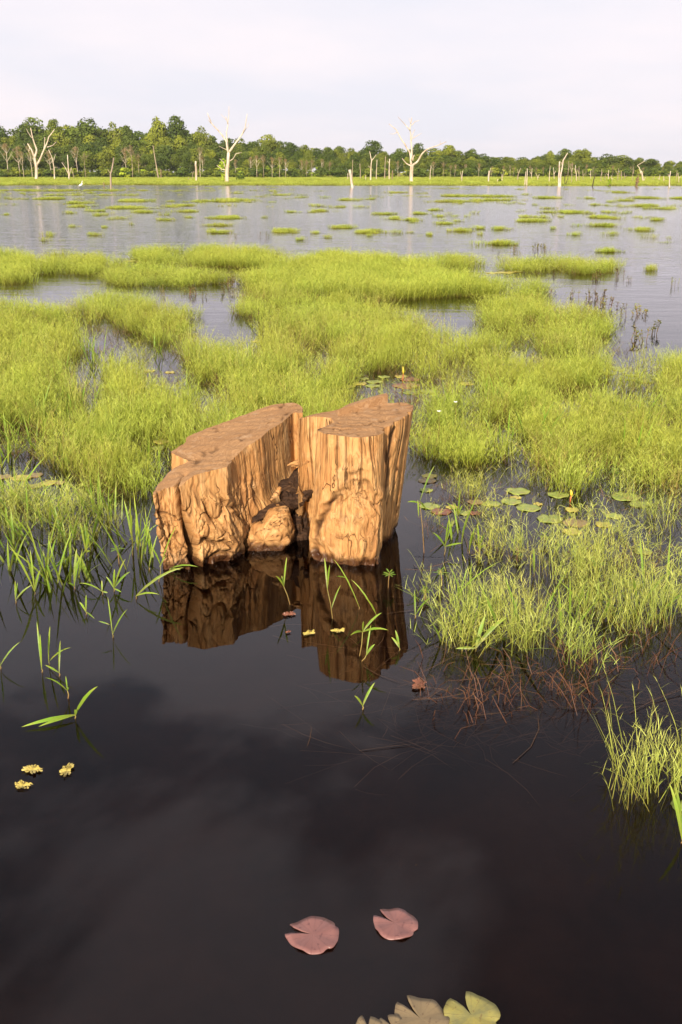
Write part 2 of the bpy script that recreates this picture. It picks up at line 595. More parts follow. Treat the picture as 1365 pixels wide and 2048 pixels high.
def water_mat():
    t = NT('water')
    p = t.pos()
    sp = t.node('ShaderNodeSeparateXYZ')
    t.l.new(p, sp.inputs[0])
    # wind ripples on the open lake, calm among the plants near the stump
    open_ = t.rng(sp.outputs[1], 9.0, 34.0, 0.0, 1.0, True)
    mp = t.node('ShaderNodeMapping')
    mp.inputs['Scale'].default_value = (0.55, 1.5, 1.0)
    mp.inputs['Rotation'].default_value = (0, 0, R(8))
    t.l.new(p, mp.inputs[0])
    w1 = t.noise(mp.outputs[0], 2.6, 3, 0.55, 0.3)
    w2 = t.noise(mp.outputs[0], 0.8, 2, 0.5, 0.2)
    far = t.math('MULTIPLY', t.math('ADD', t.math('MULTIPLY', w1, 0.6), t.math('MULTIPLY', w2, 0.9)), open_)
    gust = t.rng(t.noise(p, 0.55, 2), 0.40, 0.62, 0.12, 1.0)
    n1 = t.math('MULTIPLY', t.noise(p, 4.5, 0, 0.5, 0.4), 0.004)
    n2 = t.math('MULTIPLY', t.noise(p, 1.7, 0, 0.5), 0.020)
    near = t.math('MULTIPLY', t.math('MULTIPLY', t.math('ADD', n1, n2), gust), 1.0)
    hgt = t.math('ADD', t.math('MULTIPLY', far, 0.42), near)
    bp = t.node('ShaderNodeBump', {'Strength': 1.0, 'Distance': 0.065, 'Height': hgt})
    fr = t.node('ShaderNodeFresnel', {'IOR': 1.33, 'Normal': bp.outputs[0]})
    gl = t.node('ShaderNodeBsdfGlossy', {'Color': (1.0, 0.98, 1.0, 1), 'Normal': bp.outputs[0]})
    t.set(gl.inputs['Roughness'], t.rng(sp.outputs[1], 8.0, 60.0, 0.0, 0.10))
    tr = t.node('ShaderNodeBsdfTransparent', {'Color': (0.95, 0.90, 0.84, 1)})
    ms = t.node('ShaderNodeMixShader')
    t.l.new(fr.outputs[0], ms.inputs[0])
    t.l.new(tr.outputs[0], ms.inputs[1])
    t.l.new(gl.outputs[0], ms.inputs[2])
    ab = t.node('ShaderNodeVolumeAbsorption', {'Color': (0.60, 0.36, 0.18, 1), 'Density': 1.9})
    t.l.new(ab.outputs[0], t.out.inputs['Volume'])
    return t.done(ms.outputs[0])


M['water'] = water_mat()


def ground_mat(name, stops, scale, bump=0.3):
    t = NT(name)
    n = t.noise(t.pos(), scale, 6, 0.6)
    c = t.ramp(n, stops)
    bp = t.node('ShaderNodeBump', {'Strength': bump, 'Distance': 0.2, 'Height': n})
    return t.done(t.node('ShaderNodeBsdfPrincipled', {'Base Color': c, 'Roughness': 0.9, 'Specular IOR Level': 0.1, 'Normal': bp.outputs[0]}).outputs[0])


M['bed'] = ground_mat('bed', [(0.3, (0.045, 0.034, 0.026)), (0.7, (0.115, 0.085, 0.064))], 1.6)
M['bank'] = ground_mat('bank', [(0.3, (0.26, 0.28, 0.03)), (0.7, (0.36, 0.38, 0.05))], 0.12)

# ------------------------------------------------------------------ setting: lake, bed, far bank
X0 = 2600.0
wv = [(-X0, -40, 0), (X0, -40, 0), (X0, 2600, 0), (-X0, 2600, 0), (-X0, -40, -1.5), (X0, -40, -1.5), (X0, 2600, -1.5), (-X0, 2600, -1.5)]
wf = [(0, 1, 2, 3), (7, 6, 5, 4), (0, 4, 5, 1), (1, 5, 6, 2), (2, 6, 7, 3), (3, 7, 4, 0)]
tag(link('water', mk_mesh('water', wv, wf, [M['water']])), kind='structure')


def bed_z(x, y):
    P = np.stack([x * 0.5, y * 0.5, np.full_like(x, 2.2)], -1)
    shallow = np.exp(-(((x - 1.6) / 1.3) ** 2 + ((y - 5.6) / 1.5) ** 2)) * 0.42
    return -0.62 + 0.10 * fbm(P, 3) + shallow


gx = np.concatenate([[-X0 + 5, -300, -40], np.linspace(-8, 8, 70), [40, 300, X0 - 5]])
gy = np.concatenate([[-39, -5], np.linspace(0.5, 20, 80), [60, 300, 2590]])
GX, GY = np.meshgrid(gx, gy)
GZ = np.clip(bed_z(GX, GY), -1.2, -0.09)
nx, ny = len(gx), len(gy)
bf = [(j * nx + i, j * nx + i + 1, (j + 1) * nx + i + 1, (j + 1) * nx + i) for j in range(ny - 1) for i in range(nx - 1)]
tag(link('lake_bed', mk_mesh('lake_bed', np.stack([GX, GY, GZ], -1).reshape(-1, 3), bf, [M['bed']], smooth=True)), kind='structure')

# far bank: a low green shore in front of the forest, carried on to the horizon
bx = np.linspace(-1500, 1500, 500)
edge = 212 + 12 * fbm(np.stack([bx / 30, bx * 0, bx * 0 + 5], -1), 4) + np.clip(bx, 0, 200) * 0.0
edge = edge + np.where(bx > 0, -6, 8) * np.clip(np.abs(bx) / 60, 0, 1)
rows = [(-0.3, 0.0), (0.07, 3.0), (0.16, 30.0), (0.5, 190.0), (1.5, 320.0), (2.0, 2300.0)]
bv, bfc = [], []
for z, off in rows:
    for x, e in zip(bx, edge):
        s = 1 if off < 1000 else 1.75
        bv.append((x * s, e + off, z))
n = len(bx)
for j in range(len(rows) - 1):
    for i in range(n - 1):
        bfc.append((j * n + i, j * n + i + 1, (j + 1) * n + i + 1, (j + 1) * n + i))
tag(link('shore', mk_mesh('shore', bv, bfc, [M['bank']], smooth=True)), kind='structure')


def bank_z(Y):
    return float(np.interp(Y, [212, 240, 402, 532, 2500], [0.06, 0.16, 0.5, 1.5, 2.0]))


# ------------------------------------------------------------------ the stump
def catmull(P, N):
    """closed curve through the rows of P, N samples, spread by length (first three columns)"""
    n = len(P)
    dense, par = [], []
    for i in range(n):
        p0, p1, p2, p3 = P[i - 1], P[i], P[(i + 1) % n], P[(i + 2) % n]
        for t in np.linspace(0, 1, 24, endpoint=False):
            a = 0.5 * ((2 * p1) + (-p0 + p2) * t + (2 * p0 - 5 * p1 + 4 * p2 - p3) * t * t + (-p0 + 3 * p1 - 3 * p2 + p3) * t ** 3)
            lin = p1 + (p2 - p1) * t
            dense.append(0.55 * a + 0.45 * lin)
            par.append(i + t)
    D = np.array(dense)
    D2 = np.vstack([D, D[:1]])
    par = np.array(par + [n])
    L = np.concatenate([[0], np.cumsum(np.linalg.norm(np.diff(D2[:, :2], axis=0), axis=1))])
    s = np.linspace(0, L[-1], N, endpoint=False)
    out = np.stack([np.interp(s, L, D2[:, k]) for k in range(P.shape[1])], -1)
    return out, s, np.interp(s, L, par)


def crop(x, y):
    return 280 + x / 2.275, 770 + y / 2.275


def nearest_on(poly, P):
    best, bd = None, None
    for a, b in zip(poly[:-1], poly[1:]):
        ab = b - a
        t = np.clip(((P[:, :2] - a[:2]) @ ab[:2]) / (ab[:2] @ ab[:2]), 0, 1)
        q = a + t[:, None] * ab
        d = np.linalg.norm(q[:, :2] - P[:, :2], axis=1)
        if best is None:
            best, bd = q, d
        else:
            m = d < bd
            best[m], bd = q[m], np.minimum(d, bd)
    return best


def build_half(ctrl, medial, feat, N=560, MV=190, seed=0.0):
    """ctrl rows: crop x, crop y, z of the cut edge, foot dx, dy (metres, outward shift of the foot)"""
    rowsP = []
    for cx, cy, z, fx, fy in ctrl:
        p = at(*crop(cx, cy), z)
        rowsP.append((p[0], p[1], z, p[0] + fx, p[1] + fy))
    P = np.array(rowsP)
    C, S, par = catmull(P, N)
    nxt, prv = np.roll(C, -1, 0), np.roll(C, 1, 0)
    tn = nxt[:, :2] - prv[:, :2]
    tn /= np.linalg.norm(tn, axis=1)[:, None]
    area = 0.5 * np.sum(C[:, 0] * nxt[:, 1] - nxt[:, 0] * C[:, 1])
    nor = np.stack([tn[:, 1], -tn[:, 0]], -1) * (1 if area > 0 else -1)
    # smooth the normals so lobes stay clean
    for _ in range(6):
        nor = (np.roll(nor, 1, 0) + nor * 2 + np.roll(nor, -1, 0)) / 4
    nor /= np.linalg.norm(nor, axis=1)[:, None]
    tv = np.linspace(0, 1, MV)
    zb = -0.22
    top, foot = C[:, :3], np.stack([C[:, 3], C[:, 4], np.full(N, zb)], -1)
    T = tv[:, None, None]
    base = top[None] * (1 - T) + foot[None] * T           # MV, N, 3
    Z = base[..., 2]
    U = np.broadcast_to(S[None, :], Z.shape)
    PAR = np.broadcast_to(par[None, :], Z.shape)
    disp, crk_shade, swirl = feat(base, U, Z, PAR, seed)
    pos = base.copy()
    pos[..., 0] += nor[None, :, 0] * disp
    pos[..., 1] += nor[None, :, 1] * disp
    V = pos.reshape(-1, 3)
    idx = np.arange(MV * N).reshape(MV, N)
    a, b = idx[:-1], idx[1:]
    Fq = np.stack([a, np.roll(a, -1, 1), np.roll(b, -1, 1), b], -1).reshape(-1, 4)
    if area > 0:
        Fq = Fq[:, ::-1]
    side = mk_mesh('split_half', V, Fq, [M['wood']], {'u': U.ravel(), 'vz': Z.ravel(), 'crack_shade': np.clip(crk_shade, 0, 1).ravel(), 'swirl': swirl.ravel()}, True)
    # cut face: triangulated inside the displaced edge
    E = pos[0]
    x0, y0 = E[:, 0].min(), E[:, 1].min()
    gxx, gyy = np.meshgrid(np.arange(x0, E[:, 0].max(), .0095), np.arange(y0, E[:, 1].max(), .0095))
    G = np.column_stack([gxx.ravel(), gyy.ravel()]) + RNG.uniform(-.002, .002, (gxx.size, 2))
    G = G[inpoly(G[:, 0], G[:, 1], [tuple(e) for e in E[:, :2]])]
    dist = np.linalg.norm(G[:, None, :] - E[None, :, :2], axis=2)
    G, dist = G[dist.min(1) > .005], dist[dist.min(1) > .005]
    from mathutils.geometry import delaunay_2d_cdt
    res = delaunay_2d_cdt([Vector(e[:2]) for e in E] + [Vector(g) for g in G], [(i, (i + 1) % N) for i in range(N)], [], 1, 1e-7)
    V2 = np.array([tuple(v) for v in res[0]])
    F2 = [tuple(f) for f in res[2]]       # counter-clockwise: facing up
    dd = np.linalg.norm(V2[:, None, :] - E[None, :, :2], axis=2)
    wgt = 1 / (dd + .01) ** 2.2
    zc = (wgt * E[None, :, 2]).sum(1) / wgt.sum(1)
    D = dd.min(1)
    near = dd.argmin(1)
    zc = np.where(D < 1e-5, E[near, 2], zc)
    cap = np.column_stack([V2, zc])
    D[D < 1e-5] = 0
    UE = S[near]
    P3 = cap * np.array((1, 1, 0.0)) + np.array((0, 0, seed))
    inn = sstep(0.0, 0.05, D)
    zz_ = 0.009 * fbm(P3 * 3.5, 3) + 0.004 * fbm(P3 * 17, 3)
    # ridges left by the saw, running across
    ang = P3[..., 0] * 0.35 + P3[..., 1]
    zz_ += 0.0012 * np.sin(ang * 60 + 6 * pnoise(P3 * 2.5))
    # radial checks and a long split along the middle
    ckv = np.zeros(len(cap))
    nn = pnoise(np.stack([UE * 5.5, D * 2.2, 0 * D + seed + 3], -1))
    ckv = np.maximum(ckv, (1 - sstep(0.0, 0.06, np.abs(nn))) * (1 - sstep(0.02, 0.22, D)) * sstep(0.0, 0.3, pnoise(np.stack([UE * 2.0, 0 * D, 0 * D + 9 + seed], -1)) + 0.12))
    nm = pnoise(P3 * np.array((2.6, 2.6, 1)) + 0.35 * fbm(P3 * 7, 2)[..., None])
    ckv = np.maximum(ckv, (1 - sstep(0.0, 0.045, np.abs(nm))) * sstep(0.02, 0.25, pnoise(P3 * 2.1 + 31)) * inn)
    ckv = np.maximum(ckv, sstep(0.42, 0.7, fbm(P3 * np.array((9, 5, 1)) + 51, 3)) * 0.5 * inn)
    cap[..., 2] += (zz_ - 0.02 * ckv) * inn
    V2 = cap
    cut = mk_mesh('cut_face', V2, F2, [M['cut']], {'s': D.ravel(), 'crack_shade': np.clip(ckv, 0, 1).ravel()}, True)
    return side, cut


def wood_common(base, U, Z, seed):
    P = base + np.array((0, 0, seed))
    flute = 0.013 * pnoise(np.stack([U * 5.0, Z * 0.9, Z * 0 + seed], -1)) + 0.005 * pnoise(np.stack([U * 14, Z * 1.4, Z * 0 + seed + 4], -1)) \
        + 0.0035 * pnoise(np.stack([U * 42, Z * 2.2, Z * 0 + seed + 8], -1))
    return P, flute


def feat_left(base, U, Z, par, seed):
    P, d = wood_common(base, U, Z, seed)
    front = sstep(-0.4, 0.2, par) * (1 - sstep(8.2, 9.5, par))          # lumpy burl face of the front lobe
    wv = np.stack([fbm(P * 3.1 + 3, 2), fbm(P * 3.1 + 13, 2), fbm(P * 3.1 + 23, 2)], -1)
    burl = fbm(P * np.array((6.0, 6.0, 2.6)) + 1.1 * wv, 5, 0.52)
    rid = 1 - np.abs(fbm(P * np.array((6.5, 6.5, 2.4)) + 1.5 * wv + 9, 3)) * 2.6
    low = 1 - sstep(0.36, 0.56, Z)
    d = d * (0.35 + 0.65 * sstep(0.2, 0.5, Z)) + front * low * (0.012 * burl) + 0.006 * burl
    crk_shade = np.zeros_like(Z)
    # slab split off at the front left: a deep gap
    gx = 2.55 + 0.22 * pnoise(np.stack([Z * 3.0, Z * 0, Z * 0 + 2], -1)) + (0.55 - Z) * 2.3
    g = np.exp(-((par - gx) / (0.20 + 0.10 * sstep(.5, .2, Z))) ** 4)
    d -= 0.20 * g * sstep(-0.25, 0.1, Z)
    crk_shade = np.maximum(crk_shade, g)
    # narrow splits in the slab
    for c0, w, dep, tilt in ((0.75, 0.07, 0.03, 0.55), (1.35, 0.05, 0.035, 0.75), (1.85, 0.05, 0.02, 0.9)):
        gx = c0 + 0.22 * pnoise(np.stack([Z * 6, Z * 0, Z * 0 + c0], -1)) + (0.5 - Z) * tilt * 0.6
        m = np.exp(-((par - gx) / w) ** 2) * sstep(0.02, 0.12, Z) * (0.4 + 0.6 * sstep(-0.2, 0.2, pnoise(np.stack([Z * 7, Z * 0 + c0, Z * 0], -1))))
        d -= dep * m
        crk_shade = np.maximum(crk_shade, m * 0.85)
    # ragged ledge and hollow on the inner side
    inner = sstep(7.6, 9.0, par) * (1 - sstep(15.2, 16.6, par))
    zt = 0.14 + 0.24 * sstep(8.0, 14.5, par) + 0.05 * pnoise(np.stack([par * 1.3, Z * 0, Z * 0 + 7], -1))
    holl = inner * (1 - sstep(zt - 0.07, zt + 0.04, Z))
    lip = inner * np.exp(-((Z - zt - 0.06) / 0.07) ** 2)
    d += 0.045 * lip - 0.42 * holl
    crk_shade = np.maximum(crk_shade, holl * 0.85)  # hollow also coloured dark, imitating the shade beneath the overhang
    # foot of the front lobe: eaten away
    nsw = 0.25 * fbm(P * 2.6 + 11, 3) + front * low * 0.3 * burl
    for fu, fz, amp, wd, sd in ((7.0, 1.9, .040, .075, 3.0), (15.0, 4.0, .014, .10, 13.0), (30.0, 7.5, .006, .14, 23.0)):
        q = pnoise(np.stack([U * fu + 0.9 * wv[..., 0] + 0.35 * Z * fz, Z * fz + 0.9 * wv[..., 1], 0 * Z + sd], -1))
        val = np.exp(-(q / wd) ** 2)
        m = (0.08 + 0.92 * low) * front * (1 - 0.7 * sstep(6.2, 7.2, par)) if fu < 10 else (0.25 + 0.75 * low) * np.maximum(front, 0.12)
        m = m * (0.30 + 0.70 * sstep(2.7, 3.3, par)) if fu < 10 else m
        d += m * amp * (np.abs(q) ** 0.8 * 1.6 - 0.75 * val)
        crk_shade = np.maximum(crk_shade, m * val * (0.75 if fu < 20 else 0.45) * sstep(-0.3, 0.25, pnoise(P * 3.3 + sd)))
    d += 0.006 * pnoise(np.stack([U * 38, Z * 5, 0 * Z + 2], -1)) * sstep(0.08, 0.0, np.abs(Z - Z[0][None]))
    cl = (1 - sstep(0.0, 0.06, np.abs(pnoise(P * np.array((4.4, 4.4, 1.6)) + 1.2 * wv + 5)))) * front * low * sstep(0.0, 0.25, pnoise(P * 3 + 40) + 0.1)
    d -= 0.026 * cl
    crk_shade = np.maximum(crk_shade, cl * 0.85)
    # ragged top edge of the hollow and eaten foot
    ft = front * (1 - sstep(0.0, 0.12, Z))
    d += ft * (0.05 * fbm(P * np.array((8, 8, 5)), 3) - 0.02)
    return d, crk_shade, nsw


def feat_right(base, U, Z, par, seed):
    P, d = wood_common(base, U, Z, seed)
    wv = np.stack([fbm(P * 2.8 + 3, 2), fbm(P * 2.8 + 13, 2), fbm(P * 2.8 + 23, 2)], -1)
    burl = fbm(P * np.array((5.5, 5.5, 2.4)) + 1.0 * wv, 5, 0.52)
    # shield shaped scar on the front: px space of the face = (x, z)
    X = base[..., 0]
    isf = sstep(4.2, 5.0, par) * (1 - sstep(9.6, 10.4, par))
    cxp = at(*crop(960, 640), 0.3)[0]
    q = np.sqrt(((X - cxp - 0.02) / 0.25) ** 2 + ((Z - 0.17) / 0.46) ** 2)
    q = q + 0.20 * fbm(P * 4.0 + 3, 4)
    ins = (1 - sstep(0.85, 1.0, q)) * isf
    rim = np.exp(-((q - 1.05) / 0.10) ** 2) * isf
    d = d * (1 - 0.6 * ins) + 0.024 * rim - 0.030 * ins + ins * (0.012 * burl) + 0.005 * burl
    fold = (1 - sstep(0.0, 0.06, np.abs(pnoise(P * np.array((6.0, 6.0, 2.0)) + 1.4 * wv)))) * ins * sstep(-0.1, 0.2, pnoise(P * 3 + 20))
    d -= 0.014 * fold
    crk_shade = fold * 0.6
    seam = np.exp(-((q - 0.94) / 0.045) ** 2) * isf * sstep(-0.25, 0.2, pnoise(P * 4 + 8)) * (0.55 + 0.45 * sstep(-.2, .3, pnoise(P * 11 + 8)))
    crk_shade = np.maximum(crk_shade, seam * 0.95)
    d -= 0.016 * seam
    # drying checks from the cut edge downwards on the front
    for c0, w, dep, ln in ((5.55, 0.05, 0.010, 0.42), (6.15, 0.035, 0.008, 0.25), (6.85, 0.04, 0.012, 0.55), (7.35, 0.035, 0.010, 0.48), (8.2, 0.04, 0.010, 0.5), (8.8, 0.05, 0.012, 0.3), (9.1, 0.03, 0.01, 0.6), (1.3, 0.05, 0.02, 0.6), (0.5, 0.04, 0.01, 0.3)):
        gx = c0 + 0.16 * pnoise(np.stack([Z * 3.5, Z * 0, Z * 0 + c0 * 3], -1)) + (0.89 - Z) * 0.45
        m = np.exp(-((par - gx) / w) ** 2) * sstep(0.86 - ln, 0.9 - ln * 0.6, Z)
        d -= dep * m
        crk_shade = np.maximum(crk_shade, m * 0.75)
    # rough seam on the right flank
    rs = sstep(10.2, 10.8, par) * (1 - sstep(12.6, 13.3, par))
    rough = fbm(P * np.array((9, 9, 3.0)), 4)
    d += rs * (0.030 * rough - 0.012)
    crk_shade = np.maximum(crk_shade, rs * sstep(0.05, 0.45, -rough) * 0.85)
    # right lobe: long furrows
    rl = sstep(12.9, 13.6, par) * (1 - sstep(16.5, 17.5, par))
    fur = pnoise(np.stack([U * 16, Z * 1.2, Z * 0 + 77], -1))
    d -= rl * 0.02 * sstep(0.1, 0.5, fur)
    crk_shade = np.maximum(crk_shade, rl * sstep(0.25, 0.5, fur) * 0.7)
    # ragged inner left side and foot
    inn = 1 - sstep(0.0, 1.0, np.minimum(np.abs(par - 0.0), np.abs(par - 20)))
    ft = 1 - sstep(0.0, 0.16, Z)
    d += ft * (0.030 * fbm(P * np.array((7, 7, 4)) + 2, 3) - 0.012)
    lo = (1 - sstep(0.25, 0.45, Z)) * (sstep(2.2, 3.0, par) * (1 - sstep(4.6, 5.2, par)) + (1 - sstep(0.5, 2.8, par)))
    d += lo * (0.05 * fbm(P * 6, 3) - 0.06)
    crk_shade = np.maximum(crk_shade, lo * sstep(-0.1, 0.4, -burl) * 0.7)
    nsw = 0.22 * fbm(P * 2.4 + 4, 3) + ins * (0.35 * burl) + rim * 0.15
    for fu, fz, amp, wd, sd in ((9.0, 1.6, .016, .07, 3.5), (18.0, 4.0, .009, .10, 13.5), (34.0, 7.0, .005, .14, 23.5)):
        q_ = pnoise(np.stack([U * fu + 0.8 * wv[..., 0] + 0.3 * Z * fz, Z * fz + 0.8 * wv[..., 1], 0 * Z + sd], -1))
        val = np.exp(-(q_ / wd) ** 2)
        m = 0.12 + 0.75 * ins
        d += m * amp * (np.abs(q_) ** 0.8 * 1.5 - 0.7 * val)
        crk_shade = np.maximum(crk_shade, m * val * 0.5 * sstep(-0.1, 0.35, pnoise(P * 3.3 + sd)))
    d += 0.006 * pnoise(np.stack([U * 38, Z * 5, 0 * Z + 2], -1)) * sstep(0.08, 0.0, np.abs(Z - Z[0][None]))
    return d, crk_shade, nsw


# index:            0 tip           1              2 crack        3             4             5             6             7
LEFT = [(62, 500, .53, .05, .03), (95, 478, .545, .04, -.03), (140, 466, .56, .03, -.05), (186, 458, .575, .02, -.05), (250, 408, .63, .0, -.07), (330, 388, .64, -.01, -.08),
        # 6..
        (398, 372, .65, .02, -.09), (416, 338, .66, .06, -.06), (480, 287, .70, .05, .0), (540, 243, .735, .05, .02), (620, 187, .77, .04, .04), (700, 127, .80, .02, .06),
        # 12..
        (742, 128, .81, .0, .05), (735, 100, .82, .0, .06), (700, 80, .82, .0, .08), (600, 90, .80, -.02, .10), (500, 125, .765, -.04, .12), (400, 165, .74, -.06, .12),
        # 18..
        (300, 200, .71, -.08, .10), (215, 236, .685, -.10, .08), (205, 262, .675, -.08, .02), (150, 307, .66, -.05, .02), (222, 345, .635, .03, .0), (150, 385, .585, -.04, .03), (95, 442, .55, -.02, .03)]
LMED = [(120, 470, .555), (240, 385, .60), (330, 300, .66), (480, 210, .73), (600, 140, .785), (690, 105, .81)]
#             0 arm corner
RIGHT = [(720, 156, .88, -.02, .02), (760, 146, .885, .0, .0), (806, 144, .89, .0, .0), (874, 150, .892, .0, .0), (882, 172, .89, .0, .0), (806, 204, .885, -.06, .0),
         # 6..
         (840, 222, .885, -.05, -.05), (910, 231, .885, -.02, -.06), (985, 238, .885, .0, -.07), (1060, 234, .888, .04, -.08), (1108, 222, .89, .0, -.05), (1120, 196, .895, -.01, .0),
         # 12..
         (1150, 186, .905, -.08, .02), (1182, 162, .915, -.11, .03), (1240, 116, .93, -.12, .03), (1244, 96, .935, -.12, .05), (1200, 80, .935, -.08, .08), (1125, 82, .935, -.02, .08),
         # 18..
         (1010, 92, .925, .0, .08), (880, 116, .905, .0, .08), (790, 134, .89, -.02, .06)]
RMED = [(780, 148, .888), (890, 142, .90), (985, 165, .90), (1000, 190, .893), (1050, 190, .895), (1120, 140, .918), (1190, 105, .932)]

sp0 = at(640, 1110)
stump = empty('tree_stump', (sp0[0], sp0[1], 0))
tag(stump, 'large cut stump split into two tan halves standing in dark water', 'tree stump')


def under(o, parent, off):
    o.parent = parent
    o.location = off
    return o


off = (-sp0[0], -sp0[1], 0)
s1, c1 = build_half(LEFT, LMED, feat_left, seed=1.7)
s2, c2 = build_half(RIGHT, RMED, feat_right, seed=6.1)
h1 = under(link('split_half', s1), stump, off)
h1['label'] = 'long low left half with a slab splitting off'
under(link('cut_face', c1), h1, (0, 0, 0))
h2 = under(link('split_half', s2), stump, off)
h2['label'] = 'taller upright right half with a shield shaped scar'
under(link('cut_face', c2), h2, (0, 0, 0))


def lump(name, poly_c, Y, depth, mat, seed, amp=0.03, n=72, m=46, parent=None):
    """closed lump whose outline from the front follows poly_c (crop px) at distance Y"""
    pts = np.array([at_y(*crop(x, y), Y) for x, y in poly_c])
    c = pts.mean(0)
    A = np.arctan2(pts[:, 2] - c[2], pts[:, 0] - c[0])
    Rr = np.hypot(pts[:, 0] - c[0], pts[:, 2] - c[2])
    o = np.argsort(A)
    A, Rr = A[o], Rr[o]
    A = np.concatenate([A - 2 * math.pi, A, A + 2 * math.pi])
    Rr = np.tile(Rr, 3)
    th = np.linspace(-math.pi, math.pi, n, endpoint=False)
    r = np.interp(th, A, Rr)
    ph = np.linspace(-math.pi / 2, math.pi / 2, m)
    PH, TH = np.meshgrid(ph, th, indexing='ij')
    rr = np.cos(PH) ** 0.55 * r[None]
    V = np.stack([c[0] + rr * np.cos(TH), c[1] + np.sin(PH) * depth, c[2] + rr * np.sin(TH)], -1)
    d = fbm(V * 6 + seed, 4)
    dirn = V - c
    dirn /= np.linalg.norm(dirn, axis=-1)[..., None] + 1e-6
    wv = np.stack([fbm(V * 5 + seed, 2), fbm(V * 5 + seed + 9, 2), fbm(V * 5 + seed + 19, 2)], -1)
    rid = (1 - sstep(0, 0.12, np.abs(pnoise(V * np.array((13, 13, 4.5)) + 1.3 * wv + seed))))
    fin = fbm(V * np.array((26, 26, 7)) + 1.5 * wv + seed, 3)
    V = V + dirn * (amp * d - 0.7 * amp * rid + 0.28 * amp * fin)[..., None]
    idx = np.arange(m * n).reshape(m, n)
    a, b = idx[:-1], idx[1:]
    Fq = np.stack([a, np.roll(a, -1, 1), np.roll(b, -1, 1), b], -1).reshape(-1, 4)
    me = mk_mesh(name, V.reshape(-1, 3), Fq, [mat], {'u': (TH * 0.15 + PH * .1).ravel(), 'vz': V[..., 2].ravel(), 'crack_shade': (rid * 0.75).ravel(), 'swirl': (0.5 * d).ravel()}, True)
    return under(link(name, me), parent, off)


YL = at(*crop(560, 755))[1]
lump('root_lump', [(462, 700), (470, 665), (505, 640), (560, 602), (618, 562), (668, 568), (692, 610), (694, 700), (640, 770), (540, 790), (470, 785)], YL + 0.16, 0.17, M['wood'], 3.0, 0.030, parent=stump)
lump('root_lump', [(692, 600), (735, 585), (745, 640), (740, 760), (690, 775)], YL + 0.30, 0.10, M['rot'], 5.0, 0.03, parent=stump)
lump('root_lump', [(735, 650), (790, 690), (800, 790), (745, 790), (720, 720)], YL + 0.34, 0.10, M['rot'], 8.0, 0.04, parent=stump)
# dark rotten root running down through the hollow
def shard(name, pts, radii, mat, dy=0.0, n=9, jit=.22):
    """a torn tapering piece of wood along crop pixels, each with its own depth in metres behind the hollow's mouth"""
    b = MB()
    P_ = np.array([at_y(*crop(x, y), YL + d + dy) for x, y, d in pts])
    t = np.linspace(0, 1, len(P_))
    tt = np.linspace(0, 1, 4 * len(P_))
    Q_ = np.column_stack([np.interp(tt, t, P_[:, k]) for k in range(3)])
    Q_ += 0.012 * np.stack([pnoise(Q_ * 9 + k * 31) for k in range(3)], -1)
    b.tube(Q_, np.interp(tt, t, radii), n, jit=jit)
    me = mk_mesh(name, b.V, b.F, [mat], {'u': [v[0] * .3 + v[1] for v in b.V], 'vz': [v[2] for v in b.V], 'crack_shade': [random.random() ** 2 * .5 for _ in b.V], 'swirl': [0.1] * len(b.V)})
    return under(link(name, me), stump, off)


lump('rotten_root', [(640, 520), (650, 470), (690, 420), (735, 375), (768, 385), (785, 450), (780, 480), (730, 530), (680, 550)], YL + 0.46, 0.10, M['rot'], 12.0, 0.05, parent=stump)
shard('rotten_root', [(470, 655, .10), (530, 612, .16), (600, 575, .22), (660, 560, .28), (720, 525, .33), (790, 478, .38)], [.02, .034, .045, .05, .05, .035], M['rot'], n=11)
shard('rotten_root', [(640, 500, .30), (680, 515, .32), (740, 510, .34), (785, 470, .36)], [.03, .05, .05, .03], M['rot'])
for pts, rad in (([(672, 366, .30), (715, 352, .30), (770, 343, .34), (800, 372, .40)], [.003, .020, .028, .03]), ([(690, 372, .30), (735, 362, .32), (775, 380, .36), (790, 440, .40)], [.004, .016, .02, .016]), ([(640, 470, .26), (620, 500, .22), (600, 520, .18)], [.016, .02, .008])):
    shard('splinter', pts, rad, M['wood'])
for pts, rad in (([(745, 400, .36), (752, 450, .35), (745, 500, .34)], [.012, .016, .006]), ([(770, 420, .36), (775, 470, .35), (765, 530, .36)], [.012, .014, .006]), ([(700, 590, .28), (715, 640, .26), (712, 720, .26)], [.02, .028, .03]), ([(745, 560, .34), (752, 610, .32), (760, 700, .30)], [.016, .02, .022])):
    shard('splinter', pts, rad, M['rot'])
# raised tongue of wood left standing by the saw at the back of the right half
tz = .925
tp = [np.array(at(*crop(x, y), tz)) for x, y in [(900, 122), (960, 112), (1050, 98), (1128, 84), (1122, 74), (1040, 88), (950, 102)]]
tv_ = [p + np.array((0, 0, -0.03)) for p in tp] + [p + np.array((0, 0.0, 0.012 + 0.05 * min(1, max(0, (p[0] - tp[0][0]) / 0.3)))) for p in tp]
k = len(tp)
tf = [tuple(range(k, 2 * k))] + [(i, (i + 1) % k, k + (i + 1) % k, k + i) for i in range(k)]
under(link('splinter', mk_mesh('splinter', tv_, tf, [M['cut']], {'s': [0.1] * 2 * k, 'crack_shade': [0] * 2 * k})), stump, off)


